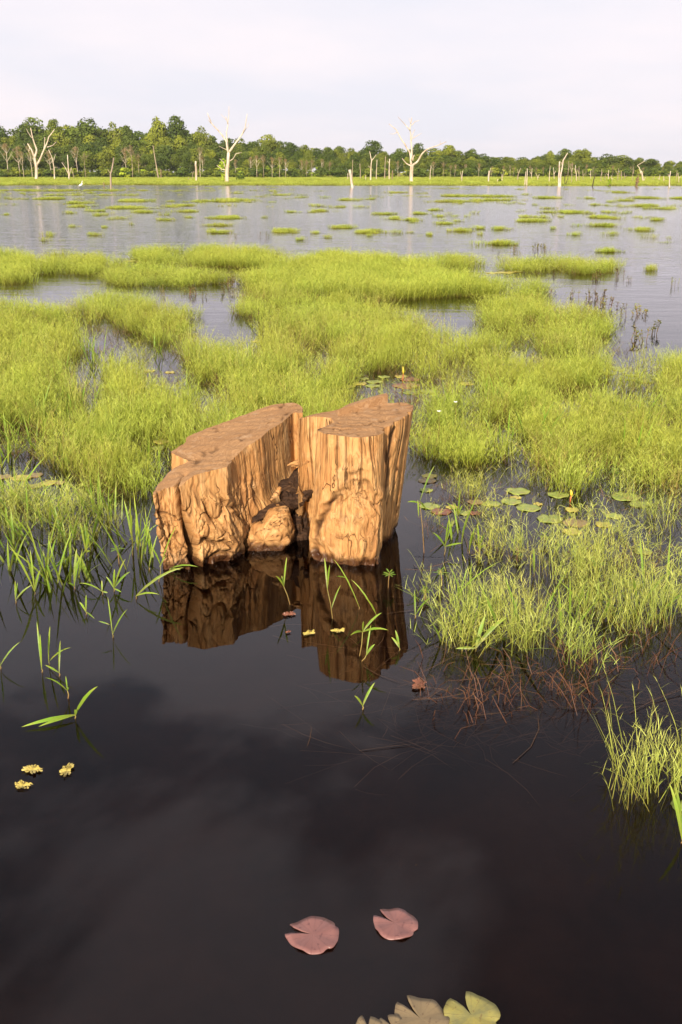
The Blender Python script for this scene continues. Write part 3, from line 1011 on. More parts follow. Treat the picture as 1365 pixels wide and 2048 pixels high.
# ------------------------------------------------------------------ grass
def grass_tuft(n, rad, hgt, wid, leaf_n, leaf_l, droop, seed):
    rs = random.Random(seed)
    b = MB()
    for _ in range(n):
        a, r = rs.uniform(0, 2 * math.pi), rad * math.sqrt(rs.random())
        p = np.array((r * math.cos(a), r * math.sin(a), -0.12))
        L = hgt * rs.uniform(0.55, 1.12) + 0.12
        az = rs.uniform(0, 2 * math.pi)
        ln = abs(rs.gauss(0.12, 0.13)) + 0.03
        dv = np.array((math.cos(az), math.sin(az), 0))
        pts = []
        for i in range(5):
            t = i / 4
            bend = ln * L * (t + droop * t * t)
            pts.append(p + dv * bend + np.array((0, 0, L * t * (1 - 0.25 * ln * t * droop))))
        w = wid * rs.uniform(0.7, 1.3)
        sa = rs.uniform(0, math.pi)
        b.strip(pts, [w, w, w * 0.85, w * 0.6, 0], (math.cos(sa), math.sin(sa), 0), 0, 1)
        for k in range(leaf_n):
            t = rs.uniform(0.35, 0.97)
            i = min(3, int(t * 4))
            q = pts[i] + (pts[i + 1] - pts[i]) * (t * 4 - i)
            la, up = rs.uniform(0, 2 * math.pi), rs.uniform(0.35, 1.4)
            l = leaf_l * rs.uniform(0.5, 1.2)
            d = np.array((math.cos(la), math.sin(la), up))
            d /= np.linalg.norm(d)
            e = q + d * l
            b.strip([q, (q + e) / 2 + np.array((0, 0, 0.08 * l)), e], [w * 0.8, w * 0.65, 0], np.cross(d, (0.3, 0.2, 1)), t, min(1, t + 0.2))
    return b


def blade_tuft(n, rad, hgt, wid, seed):
    rs = random.Random(seed)
    b = MB()
    for _ in range(n):
        a, r = rs.uniform(0, 2 * math.pi), rad * math.sqrt(rs.random())
        p = np.array((r * math.cos(a), r * math.sin(a), -0.1))
        az, ln = rs.uniform(0, 2 * math.pi), rs.uniform(0.1, 0.75)
        L = hgt * rs.uniform(0.5, 1.1) + 0.1
        dv = np.array((math.cos(az), math.sin(az), 0))
        pts = [p + dv * ln * L * (t * 0.6 + 0.5 * t * t) + np.array((0, 0, L * t * (1 - 0.22 * ln * t))) for t in (0, .25, .5, .75, 1)]
        w = wid * rs.uniform(0.6, 1.2)
        b.strip(pts, [w * 0.4, w * 0.8, w, w * 0.7, 0], np.cross(dv, (0, 0, 1)) + np.array((0, 0, rs.uniform(-.4, .4))), 0, 1, fold=0.2)
    return b


def unlinked(name, me):
    return bpy.data.objects.new(name, me)


def scatter(name, pts, rot, scl, idx, sources, kind='stuff'):
    """one object of scattered tufts (instances on its own points)"""
    coll = bpy.data.collections.new(name + '_kinds')
    for i, s in enumerate(sources):
        coll.objects.link(s)
    me = bpy.data.meshes.new(name)
    me.from_pydata(np.asarray(pts).tolist(), [], [])
    n = len(pts)
    a = me.attributes.new('rz', 'FLOAT_VECTOR', 'POINT')
    a.data.foreach_set('vector', np.asarray(rot, np.float32).ravel())
    a = me.attributes.new('sc', 'FLOAT_VECTOR', 'POINT')
    a.data.foreach_set('vector', np.asarray(scl, np.float32).ravel())
    a = me.attributes.new('ix', 'INT', 'POINT')
    a.data.foreach_set('value', np.asarray(idx, np.int32))
    o = link(name, me)
    ng = bpy.data.node_groups.new(name, 'GeometryNodeTree')
    ng.interface.new_socket('Geometry', in_out='INPUT', socket_type='NodeSocketGeometry')
    ng.interface.new_socket('Geometry', in_out='OUTPUT', socket_type='NodeSocketGeometry')
    N, L = ng.nodes, ng.links
    gi, go = N.new('NodeGroupInput'), N.new('NodeGroupOutput')
    ci = N.new('GeometryNodeCollectionInfo')
    ci.inputs['Collection'].default_value = coll
    ci.inputs['Separate Children'].default_value = True
    ci.inputs['Reset Children'].default_value = True
    iop = N.new('GeometryNodeInstanceOnPoints')
    iop.inputs['Pick Instance'].default_value = True

    def na(nm, ty):
        q = N.new('GeometryNodeInputNamedAttribute')
        q.data_type = ty
        q.inputs['Name'].default_value = nm
        return q.outputs['Attribute']
    L.new(gi.outputs[0], iop.inputs['Points'])
    L.new(ci.outputs[0], iop.inputs['Instance'])
    L.new(na('ix', 'INT'), iop.inputs['Instance Index'])
    e2r = N.new('FunctionNodeEulerToRotation')
    L.new(na('rz', 'FLOAT_VECTOR'), e2r.inputs[0])
    L.new(e2r.outputs[0], iop.inputs['Rotation'])
    L.new(na('sc', 'FLOAT_VECTOR'), iop.inputs['Scale'])
    L.new(iop.outputs[0], go.inputs[0])
    md = o.modifiers.new('scatter', 'NODES')
    md.node_group = ng
    tag(o, kind=kind)
    return o


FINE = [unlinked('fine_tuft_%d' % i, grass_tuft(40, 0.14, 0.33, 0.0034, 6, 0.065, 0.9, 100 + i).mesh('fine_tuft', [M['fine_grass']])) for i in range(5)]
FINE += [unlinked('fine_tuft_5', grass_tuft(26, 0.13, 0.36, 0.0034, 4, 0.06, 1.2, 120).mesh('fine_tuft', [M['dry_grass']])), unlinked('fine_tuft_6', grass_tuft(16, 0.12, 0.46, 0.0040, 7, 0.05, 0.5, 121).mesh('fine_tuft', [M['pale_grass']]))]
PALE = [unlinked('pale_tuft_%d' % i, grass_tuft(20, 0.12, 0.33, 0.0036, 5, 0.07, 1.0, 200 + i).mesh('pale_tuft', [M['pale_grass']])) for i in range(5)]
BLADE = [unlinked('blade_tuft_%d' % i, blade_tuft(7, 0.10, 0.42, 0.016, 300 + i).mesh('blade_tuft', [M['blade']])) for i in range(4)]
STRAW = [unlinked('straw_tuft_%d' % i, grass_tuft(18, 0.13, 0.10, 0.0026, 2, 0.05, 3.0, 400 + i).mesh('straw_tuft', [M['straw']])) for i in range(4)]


def ground(poly):
    return [tuple(at(x, y)[:2]) for x, y in poly]


# growth zones: outlines of the stands of grass on the water (given as photograph pixels, laid on the water plane)
def seen(upper, lower, z=0.30):
    """open water: its far edge is seen at the foot of the stand behind, its near edge over the tops of the stand in front"""
    return [tuple(at(x, y)[:2]) for x, y in upper] + [tuple(at(x, y, z)[:2]) for x, y in lower]


FIELD = seen([(1700, 1010), (1365, 1000), (1300, 965), (1235, 960), (1190, 1010), (1150, 1005), (1100, 945), (1000, 930), (930, 938), (870, 915), (800, 900), (560, 890), (330, 930),
              (330, 1000), (270, 1002), (215, 968), (130, 938), (60, 920), (0, 928), (-300, 930)],
             [(-260, 590), (0, 594), (80, 592), (165, 575), (215, 572), (300, 580), (370, 600), (400, 650), (470, 662), (540, 662), (556, 640), (545, 612), (470, 606), (452, 585), (490, 556), (560, 545), (640, 560),
              (700, 580), (790, 600), (850, 606), (905, 640), (985, 652), (968, 606), (975, 580), (1060, 574), (1150, 590), (1165, 628), (1225, 655), (1290, 675), (1380, 690), (1700, 715)])
HOLES = [seen(u, l) for u, l in (
    ([(150, 640), (230, 644), (310, 680), (385, 718)], [(392, 742), (320, 740), (245, 700), (160, 680)]),
    ([(690, 765), (750, 745), (850, 748), (885, 778)], [(880, 800), (760, 802), (690, 790)]),
    ([(985, 682), (1060, 680), (1100, 688)], [(1110, 704), (1050, 706), (990, 702)]),
    ([(1185, 725), (1250, 722), (1340, 735)], [(1345, 772), (1230, 772), (1185, 757)]),
    ([(110, 722), (160, 718), (220, 726)], [(225, 745), (180, 748), (115, 744)]),
    ([(900, 715), (950, 710)], [(955, 756), (905, 758)]),
    ([(1000, 834), (1055, 826)], [(1060, 868), (1005, 872)]),
    ([(300, 868), (360, 866)], [(350, 912), (290, 912)]),
    ([(640, 690), (690, 686)], [(690, 700), (640, 704)]),
    ([(1110, 790), (1180, 784)], [(1185, 800), (1110, 806)]),
    ([(20, 860), (90, 850)], [(95, 872), (20, 880)]),
    ([(395, 770), (450, 760)], [(455, 780), (395, 788)]),
    ([(1210, 660), (1400, 668)], [(1400, 690), (1225, 684)]))]
STANDS = [  # polygon, density, height
    (ground([(-60, 560), (0, 566), (70, 570), (100, 560), (95, 532), (40, 520), (-60, 520)]), 1.0, 1.15),
    (ground([(105, 548), (155, 555), (160, 528), (120, 522)]), 0.9, 1.0),
    (ground([(165, 560), (260, 575), (420, 570), (410, 548), (330, 540), (240, 540), (180, 532)]), 0.7, 0.75),
    (ground([(240, 520), (300, 530), (420, 537), (550, 540), (560, 522), (420, 512), (300, 508), (250, 510)]), 1.15, 1.1),
    (ground([(470, 570), (600, 590), (760, 598), (990, 596), (1000, 580), (900, 560), (860, 535), (700, 520), (610, 516), (600, 526), (560, 545)]), 1.1, 1.05),
    (ground([(880, 530), (930, 538), (940, 524), (890, 520)]), 0.9, 0.9),
    (ground([(975, 540), (1060, 548), (1225, 548), (1230, 535), (1130, 532), (1050, 528), (985, 524)]), 0.9, 0.9),
    (ground([(1010, 600), (1090, 605), (1080, 585), (1020, 575)]), 0.6, 0.8)]
NEAR = [
    (ground([(825, 970), (1000, 960), (1110, 1040), (1100, 1200), (900, 1215), (825, 1180)]), 0.10, 0.7, 'pale'),  # sparser stands close to the camera: polygon, density, height, kind
    (ground([(-80, 1005), (60, 1000), (200, 1010), (270, 1045), (230, 1085), (120, 1098), (-80, 1100)]), 0.85, 0.65, 'pale'),
    (ground([(850, 990), (930, 985), (1000, 1000), (1040, 1040), (1010, 1065), (950, 1010), (860, 1008)]), 0.30, 0.6, 'pale'),
    (ground([(990, 1000), (1060, 1010), (1075, 1120), (1010, 1130), (970, 1060)]), 0.5, 0.7, 'pale'),
    (ground([(1140, 1020), (1365, 1030), (1480, 1040), (1480, 1200), (1300, 1180), (1160, 1160), (1110, 1100)]), 0.30, 0.7, 'pale'),
    (ground([(840, 1290), (870, 1235), (960, 1205), (1080, 1185), (1220, 1180), (1365, 1170), (1500, 1170), (1500, 1250), (1365, 1262), (1240, 1290), (1120, 1312), (1010, 1318), (960, 1340), (870, 1345)]), 0.95, 0.85, 'pale'),
    (ground([(1080, 1130), (1200, 1110), (1365, 1090), (1500, 1090), (1500, 1180), (1365, 1180), (1200, 1190), (1080, 1195)]), 0.45, 0.75, 'pale'),
    (ground([(1020, 930), (1120, 950), (1180, 1015), (1300, 970), (1500, 1010), (1500, 1060), (1300, 1020), (1200, 1060), (1130, 1010), (1040, 960)]), 0.25, 0.7, 'pale'),
    (ground([(820, 1330), (860, 1335), (950, 1350), (945, 1410), (880, 1400), (830, 1370)]), 0.55, 0.7, 'pale'),
    (ground([(1195, 1570), (1230, 1540), (1330, 1530), (1440, 1540), (1440, 1600), (1330, 1600), (1240, 1585)]), 1.5, 0.95, 'pale'),
    (ground([(1330, 1490), (1440, 1480), (1440, 1530), (1340, 1530)]), 1.2, 0.8, 'pale'),
    (ground([(1135, 1385), (1165, 1380), (1170, 1400), (1140, 1402)]), 1.6, 0.6, 'pale')]
# stands out on the open lake: centre px, half width px, half depth px
TUFTS_FAR = [(95, 381, 260, 2.2), (20, 397, 30, 1.8), (40, 410, 22, 1.6), (105, 398, 55, 2), (150, 406, 35, 2), (160, 413, 22, 1.6), (130, 426, 14, 1.5), (60, 428, 16, 1.2), (14, 429, 8, 1.2), (270, 402, 32, 2.5),
             (255, 416, 45, 2.5), (215, 422, 30, 1.6), (285, 424, 20, 1.8), (380, 402, 25, 1.5), (430, 403, 55, 2.2), (385, 411, 40, 1.6), (470, 400, 30, 1.4), (375, 423, 18, 1.4), (200, 430, 8, 1), (148, 453, 7, 1), (210, 455, 5, 1),
             (190, 470, 10, 1), (450, 436, 32, 2.2), (440, 451, 18, 1.4), (440, 465, 22, 1.6), (525, 464, 45, 2.5), (570, 462, 18, 1.4), (485, 459, 20, 1.2), (560, 415, 15, 1.6), (595, 417, 18, 2), (610, 424, 18, 1.6), (645, 422, 22, 1.6),
             (585, 424, 10, 1.2), (625, 412, 14, 1.2), (610, 450, 14, 2.4), (650, 448, 30, 2.4), (685, 455, 20, 1.6), (680, 475, 18, 2.2), (720, 465, 32, 2.2), (760, 462, 20, 1.6), (805, 465, 16, 1.4), (790, 437, 12, 1.6), (820, 440, 12, 1.6),
             (775, 428, 18, 1.4), (840, 427, 16, 1.4), (700, 414, 30, 1.5), (910, 392, 90, 1.8), (920, 403, 45, 1.8), (980, 400, 40, 1.6), (1000, 393, 30, 1.4), (1095, 396, 26, 1.5), (905, 433, 20, 2), (930, 442, 18, 2), (892, 447, 14, 1.6),
             (960, 457, 14, 1.4), (985, 458, 22, 1.8), (925, 462, 16, 1.4), (1030, 433, 32, 3), (1110, 425, 90, 3.6), (1180, 435, 75, 3), (1060, 442, 30, 2.5), (1255, 437, 26, 1.6), (1215, 451, 30, 1.8), (1285, 460, 16, 1.4), (1310, 440, 12, 1.2),
             (1285, 412, 40, 1.5), (1340, 417, 30, 1.5), (1360, 397, 22, 2), (1295, 396, 30, 1.5), (1250, 401, 18, 1.2), (1000, 488, 22, 2.5), (1050, 487, 14, 1.6), (1215, 503, 18, 1.4), (1300, 540, 8, 1.4), (1355, 485, 14, 1.2), (1240, 385, 20, 1),
             (160, 390, 120, 1), (560, 390, 25, 1), (640, 395, 18, 1), (790, 385, 20, 1), (740, 398, 10, 1), (870, 420, 12, 1), (1180, 410, 30, 1.2), (690, 400, 30, 1), (330, 440, 12, 1), (1150, 470, 10, 1), (860, 470, 8, 1.2), (600, 480, 8, 1)]


def rvec(n):
    return np.stack([RNG.normal(0, 0.06, n), RNG.normal(0, 0.06, n), RNG.uniform(0, 6.283, n)], -1)


def pos_in(poly, dens_fn):
    """random ground points in a polygon with tufts per square metre falling with the distance"""
    P = np.array(poly)
    x0, y0 = P.min(0) - 0.6
    x1, y1 = P.max(0) + 0.6
    y1 = min(y1, 75)
    out = []
    # bands in distance so that the density can change
    ys = [y0]
    while ys[-1] < y1:
        ys.append(min(y1, ys[-1] * 1.12 + 0.05))
    for a, b in zip(ys[:-1], ys[1:]):
        yc = (a + b) / 2
        lim = 0.42 * yc + 1.2
        xa, xb = max(x0, -lim), min(x1, lim)
        if xb <= xa:
            continue
        n = int((xb - xa) * (b - a) * dens_fn(yc))
        if n:
            out.append(np.stack([RNG.uniform(xa, xb, n), RNG.uniform(a, b, n)], -1))
    if not out:
        return np.zeros((0, 2))
    Q = np.vstack(out)
    # ragged outline
    amp = 0.06 + 0.018 * Q[:, 1]
    P3 = np.column_stack([Q / amp[:, None] * 0.25, np.full(len(Q), 3.0)])
    wx, wy = fbm(P3, 3) * amp * 1.6, fbm(P3 + 40, 3) * amp * 1.6
    return Q[inpoly(Q[:, 0] + wx, Q[:, 1] + wy, poly)]


allp, alls, alli = [], [], []


def add(Q, hs, ws, idx):
    allp.append(np.column_stack([Q, np.zeros(len(Q))]))
    alls.append(np.column_stack([ws, ws, hs]))
    alli.append(idx)


def dens(y):
    return 52 * min(1.0, (10.0 / y)) ** 1.2 if y > 10 else 52


stump_zone = ground([(318, 1145), (300, 1010), (330, 940), (560, 870), (840, 880), (830, 1010), (800, 1120), (770, 1160), (480, 1130)])
Q = pos_in(FIELD, dens)
keep = np.ones(len(Q), bool)
for hp in HOLES:
    amp = 0.1 + 0.015 * Q[:, 1]
    P3 = np.column_stack([Q / amp[:, None] * 0.3, np.full(len(Q), 9.0)])
    j = fbm(P3, 3) * amp
    keep &= ~(inpoly(Q[:, 0] + j, Q[:, 1] - j, hp) & (RNG.random(len(Q)) < 0.94))
keep &= ~inpoly(Q[:, 0], Q[:, 1], stump_zone)
clump = fbm(np.column_stack([Q * np.array((1.1, 1.0)), np.full(len(Q), 1.0)]), 4, 0.75)
keep &= RNG.random(len(Q)) < np.clip(0.96 + 1.35 * clump, 0.10, 1)
Q, clump = Q[keep], clump[keep]
big = pnoise(np.column_stack([Q * 0.30, np.full(len(Q), 4.0)]))
hs = np.clip(0.88 + 0.18 * clump + 0.18 * big, 0.5, 1.15) * RNG.uniform(0.7, 1.15, len(Q))
wide = np.clip((Q[:, 1] / 11.0) ** 0.40, 1, 1.7)
fi = RNG.choice(7, len(Q), p=[.165, .165, .165, .165, .165, .095, .08])
add(Q, hs, wide * RNG.uniform(0.9, 1.2, len(Q)), fi)
for poly, dn, ht in STANDS:
    Q = pos_in(poly, lambda y: dens(y) * dn * 1.15)
    clump = fbm(np.column_stack([Q * np.array((0.5, 0.3)), np.full(len(Q), 11.0)]), 3)
    kp = RNG.random(len(Q)) < np.clip(1.05 + 1.3 * clump, 0.3, 1)
    Q, clump = Q[kp], clump[kp]
    add(Q, ht * (1.1 + 0.4 * clump) * RNG.uniform(0.8, 1.15, len(Q)), np.full(len(Q), 1.7), RNG.integers(0, 5, len(Q)))
P = np.vstack(allp)
scatter('marsh_grass', P, rvec(len(P)), np.vstack(alls), np.concatenate(alli), FINE)
n_field = len(P)

# yellow straw and sunken stems along the foot of the field
Q = pos_in(FIELD, lambda y: dens(y) * 0.30)
Q = Q[~inpoly(Q[:, 0], Q[:, 1], stump_zone)]
Q2 = [pos_in(p, lambda y: 6) for p, dn, ht, kd in NEAR]
Q = np.vstack([Q] + Q2)
scatter('dead_grass', np.column_stack([Q, np.full(len(Q), 0.0)]), rvec(len(Q)) * np.array((4, 4, 1)), np.column_stack([RNG.uniform(0.9, 1.7, (len(Q), 1)).repeat(2, 1), RNG.uniform(0.6, 1.2, len(Q))]), RNG.integers(0, 4, len(Q)), STRAW)

# nearer, paler stands
allp, alls, alli = [], [], []
for poly, dn, ht, kd in NEAR:
    Q = pos_in(poly, lambda y: 62 * dn)
    clump = fbm(np.column_stack([Q * 1.6, np.full(len(Q), 21.0)]), 3)
    kp = RNG.random(len(Q)) < np.clip(0.9 + 1.4 * clump, 0.12, 1)
    Q, clump = Q[kp], clump[kp]
    add(Q, ht * (1.0 + 0.5 * clump) * RNG.uniform(0.75, 1.2, len(Q)), RNG.uniform(0.8, 1.1, len(Q)), RNG.integers(0, 5, len(Q)))
P = np.vstack(allp)
scatter('pale_marsh_grass', P, rvec(len(P)) * np.array((2.2, 2.2, 1)), np.vstack(alls), np.concatenate(alli), PALE)

# broad blades mixed in
BZ = [(ground([(-60, 1010), (120, 1000), (250, 1040), (300, 1080), (290, 1130), (150, 1150), (-60, 1180)]), 15, 0.95), (ground([(-60, 830), (180, 800), (300, 900), (320, 990), (180, 960), (-60, 940)]), 5, 1.0),
      (ground([(860, 1240), (1000, 1220), (1365, 1200), (1365, 1250), (1000, 1310), (870, 1340)]), 6, 0.9), (ground([(880, 1020), (980, 1020), (1000, 1110), (900, 1110)]), 6, 0.7),
      (ground([(700, 790), (900, 780), (1365, 820), (1365, 930), (900, 900)]), 2.0, 1.0), (ground([(0, 700), (600, 700), (330, 880), (0, 850)]), 1.5, 1.1)]
allp, alls, alli = [], [], []
for poly, dn, ht in BZ:
    Q = pos_in(poly, lambda y: dn)
    Q = Q[~inpoly(Q[:, 0], Q[:, 1], stump_zone)]
    add(Q, ht * RNG.uniform(0.6, 1.2, len(Q)), RNG.uniform(0.8, 1.1, len(Q)), RNG.integers(0, 4, len(Q)))
P = np.vstack(allp)
scatter('broad_blade_grass', P, rvec(len(P)) * np.array((2, 2, 1)), np.vstack(alls), np.concatenate(alli), BLADE)

# stands out on the lake
allp, alls, alli = [], [], []
FAR = [unlinked('far_tuft_%d' % i, grass_tuft(26, 0.40, 0.34, 0.016, 4, 0.12, 0.8, 500 + i).mesh('far_tuft', [M['fine_grass']])) for i in range(4)]
_r = random.Random(99)
TUFTS_FAR += [(_r.uniform(-20, 1390), 376 + 105 * _r.random() ** 1.5, _r.uniform(2, 12), _r.uniform(.3, .9)) for _ in range(35)]
for cx, cy, rx, ry in TUFTS_FAR:
    n = int(rx * ry * 0.9) + 2
    rx, ry = rx * 1.45, ry * 0.75
    t, r = RNG.uniform(0, 6.283, n), np.abs(RNG.normal(0, 0.55, n)) + 0.15 * RNG.random(n)
    px, py = cx + rx * r * np.cos(t) + RNG.normal(0, 2, n), np.maximum(cy + ry * r * np.sin(t) + 1.0, 373)
    Q = np.array([at(a, b)[:2] for a, b in zip(px, py)])
    cl = fbm(np.column_stack([Q * np.array((0.5, 0.10)), np.full(len(Q), 2.0)]), 3)
    Q = Q[cl > -0.05] if rx > 20 else Q
    dd = Q[:, 1]
    add(Q, RNG.uniform(0.2, 0.8, len(Q)) * np.clip(dd / 90, 0.75, 1.1), np.clip(dd / 70, 0.6, 2.0) * RNG.uniform(.5, 1.0, len(Q)) * (1.0 if rx > 16 else .6), RNG.integers(0, 4, len(Q)))
# wind-blown drifts of thin grass between them
n = 12000
px, py = RNG.uniform(-30, 1400, n), 375 + 108 * RNG.random(n) ** 1.25
Q = np.array([at(a, b)[:2] for a, b in zip(px, py)])
cl = fbm(np.column_stack([Q / np.array((9.0, 20.0)), np.full(n, 8.0)]), 5, 0.62)
k = cl > 0.50 + 0.25 * RNG.random(n)
Q = Q[k]
add(Q, RNG.uniform(0.2, 0.65, len(Q)), np.clip(Q[:, 1] / 80, 0.4, 1.6) * RNG.uniform(.4, .9, len(Q)), RNG.integers(0, 4, len(Q)))
P = np.vstack(allp)
scatter('lake_grass', P, rvec(len(P)), np.vstack(alls), np.concatenate(alli), FAR)

# grass on the far shore
n = 9000
yy = RNG.uniform(205, 420, n) ** 1.0
xx = RNG.uniform(-0.40, 0.40, n) * yy
ed = np.interp(xx, bx, edge)
k = yy > ed - 3 + 3 * pnoise(np.column_stack([xx / 12, yy / 12, yy * 0]))
xx, yy = xx[k], yy[k]
P = np.column_stack([xx, yy, [bank_z(v) - 0.02 for v in yy]])
wv_ = RNG.uniform(2.2, 4.2, len(P))
scatter('shore_grass', P, rvec(len(P)), np.column_stack([wv_, wv_, RNG.uniform(0.8, 1.7, len(P))]), RNG.integers(0, 4, len(P)), FAR)


# small leafy weeds between the stands
def weed(seed):
    rs = random.Random(seed)
    b = MB()
    for _ in range(5):
        a, r = rs.uniform(0, 6.28), rs.uniform(0, 0.1)
        p = np.array((r * math.cos(a), r * math.sin(a), -0.05))
        q = p + np.array((rs.uniform(-.06, .06), rs.uniform(-.06, .06), rs.uniform(.12, .26)))
        b.tube([p, (p + q) / 2, q], [.003, .0025, .002], 3, 0, 0.4)
        for k in range(8):
            t = rs.uniform(0.4, 1)
            c = p + (q - p) * t
            la = rs.uniform(0, 6.28)
            d = np.array((math.cos(la), math.sin(la), rs.uniform(-.1, .9)))
            l = rs.uniform(.025, .05)
            b.strip([c, c + d * l * 0.5, c + d * l], [.004, .016, 0], np.cross(d, (0, 0, 1)), rs.uniform(0, 1), 1)
    return b


WEED = [unlinked('weed_%d' % i, weed(600 + i).mesh('weed', [M['red_weed']])) for i in range(4)]
allp, alls, alli = [], [], []
for poly, dn in (([(400, 545), (560, 560), (470, 600), (560, 660), (470, 665), (380, 600)], 2.6), ([(160, 540), (420, 545), (420, 600), (240, 590)], 1.6), ([(1060, 535), (1240, 545), (1230, 560), (1060, 560)], 3.0),
                 ([(1000, 580), (1180, 590), (1365, 690), (1365, 720), (1100, 640), (1000, 610)], 2.2), ([(1240, 560), (1365, 562), (1365, 575), (1240, 572)], 2.5), ([(400, 415), (420, 415), (420, 420), (400, 420)], 0.5),
                 ([(360, 478), (620, 460), (660, 478), (420, 500)], .10), ([(960, 490), (1080, 490), (1080, 510), (960, 510)], 1.0), ([(560, 540), (640, 520), (660, 530), (580, 560)], 1.5), ([(700, 760), (880, 755), (870, 795), (700, 790)], 3)):
    Q = pos_in(ground(poly), lambda y: dn)
    add(Q, RNG.uniform(0.6, 1.3, len(Q)), RNG.uniform(0.8, 1.8, len(Q)), RNG.integers(0, 4, len(Q)))
P = np.vstack(allp)
scatter('water_weeds', P, rvec(len(P)), np.vstack(alls), np.concatenate(alli), WEED)

# drowned stems: straw lying on and just under the surface at the near right
b = MB()
rs = random.Random(5)
for k in range(760):
    if k < 330:
        px, py = rs.uniform(860, 1380), rs.gauss(1370, 60)
        if py < 1270 or py > 1560:
            continue
    elif k < 460:
        px, py = rs.uniform(840, 1340), rs.uniform(1290, 1420)
    elif k < 560:
        px, py = rs.uniform(560, 1000), rs.uniform(1230, 1520)
    else:
        px, py = rs.uniform(830, 1120), rs.uniform(1090, 1230)
    p = at(px, py)
    z = rs.choice((0.005, -0.02, -0.03, -0.05, -0.06, -0.04, -0.03, -0.05, -0.08, -0.12, -0.16, -0.2))
    az = rs.gauss(0.3, 0.75)
    L = rs.uniform(0.12, 0.55)
    d = np.array((math.cos(az), math.sin(az), 0))
    s = np.array((-d[1], d[0], 0))
    cv = rs.uniform(-.12, .12) * L
    lift = rs.uniform(0, .05) if z > 0 else rs.uniform(-.06, .02)
    pts = [p + d * L * (t - .5) + s * cv * (1 - (2 * t - 1) ** 2) + np.array((0, 0, z + lift * t)) for t in (0, .33, .66, 1)]
    w = rs.uniform(.0016, .0042)
    b.strip(pts, [w, w, w * .8, 0.0], s + np.array((0, 0, rs.uniform(-.5, .5))), rs.uniform(0, .5), rs.uniform(.5, 1))
tag(link('drowned_stems', b.mesh('drowned_stems', [M['sunken']])), kind='stuff')

# brown dead culms sticking out of the water below the right stand
b = MB()
for k in range(230):
    px, py = rs.uniform(840, 1365), 0
    py = np.interp(px, [840, 960, 1120, 1250, 1365], [1360, 1400, 1340, 1310, 1285]) + rs.gauss(10, 28)
    if k > 185:
        px, py = rs.gauss(1150, 35), rs.gauss(1400, 14)
    p = at(px, py)
    az, el = rs.uniform(0, 6.28), rs.uniform(.15, 1.2)
    L = rs.uniform(.06, .22)
    d = np.array((math.cos(az) * math.cos(el), math.sin(az) * math.cos(el), math.sin(el)))
    q = p + d * L
    m = (p + q) / 2 + np.array((rs.uniform(-.02, .02), 0, .015))
    w = rs.uniform(.0018, .004)
    b.strip([p - np.array((0, 0, .03)), m, q], [w, w, w * .3], np.cross(d, (0, 1, .2)), rs.uniform(0, .5), rs.uniform(.5, 1))
tag(link('broken_straw', b.mesh('broken_straw', [M['straw']])), kind='stuff')


# ------------------------------------------------------------------ lily pads
def pad_mesh(r, notch, gap, seed, ragged=0.03, point=0.10, holes=0.0, curl=0.0):
    rs = random.Random(seed)
    n = 56
    V, Fc, hh = [(0, 0, 0.006)], [], [0.6]
    ph = [rs.uniform(0, 6.28) for _ in range(4)]
    bites = [(rs.uniform(0.6, 5.6), rs.uniform(.06, .16), rs.uniform(.05, .16)) for _ in range(int(holes))]
    rings = (0.12, 0.45, 0.78, 1.0)
    for rf in rings:
        for i in range(n):
            t = i / (n - 1)
            g_ = gap * (0.30 + 0.70 * rf * rf)               # lobes bulge into the notch
            a = notch + g_ + (2 * math.pi - 2 * g_) * t
            rad = r * (1 + point * (math.exp(-(t / .06) ** 2) + math.exp(-((1 - t) / .06) ** 2)) - 0.05 * math.cos(a - notch) + ragged * (math.sin(3 * a + ph[0]) * .5 + math.sin(7 * a + ph[1]) * .35 + math.sin(13 * a + ph[2]) * .2))
            rel = a - notch
            for ba, bw, bd in bites:
                rad *= 1 - bd * math.exp(-((rel - ba) / bw) ** 2)
            q = rad * rf
            z = 0.006 + rf * rf * (0.004 * math.sin(5 * a + ph[3]) + curl * r * max(0, math.cos(a - notch - ph[0])) ** 2)
            V.append((q * math.cos(a), q * math.sin(a), z))
            hh.append((0.5 + 0.5 * math.cos(a * 18)) * (0.4 if rf < 1 else 1))
    for i in range(n - 1):
        Fc.append((0, 1 + i, 2 + i))
        for k in range(len(rings) - 1):
            p, q = 1 + k * n, 1 + (k + 1) * n
            Fc.append((p + i, q + i, q + i + 1, p + i + 1))
    # thickness: an under skin joined at the rim
    nv = len(V)
    V += [(x, y, z - 0.004) for x, y, z in V]
    hh += hh
    Fc += [tuple(nv + j for j in reversed(f)) for f in list(Fc)]
    rim = [0] + [1 + k * n for k in range(4)] + [1 + 3 * n + i for i in range(1, n)] + [1 + k * n + n - 1 for k in (2, 1, 0)]
    for a_, b_ in zip(rim, rim[1:] + rim[:1]):
        Fc.append((a_, nv + a_, nv + b_, b_))
    return V, Fc, hh


def pad(px, py, rx, mat, label, notch=None, gap=0.16, group='lily pads floating on the water', tilt=0.0, holes=0, point=0.10, ragged=0.045, z=0.0):
    seed = int(px * 7 + py * 13)
    rs = random.Random(seed)
    p = at(px, py)
    depth = p[1] * _cp + H * _sp
    r = rx * depth / F
    if notch is None:
        notch = rs.uniform(0, 6.28)
    V, Fc, hh = pad_mesh(r, notch, gap, seed, ragged, point, holes)
    o = link('lily_pad', mk_mesh('lily_pad', V, Fc, [M[mat]], {'h': hh}, True), loc=(p[0], p[1], z))
    o.rotation_euler = (tilt + rs.uniform(-.012, .012), rs.uniform(-.012, .012), 0)
    tag(o, label, 'lily pad', group)
    return o


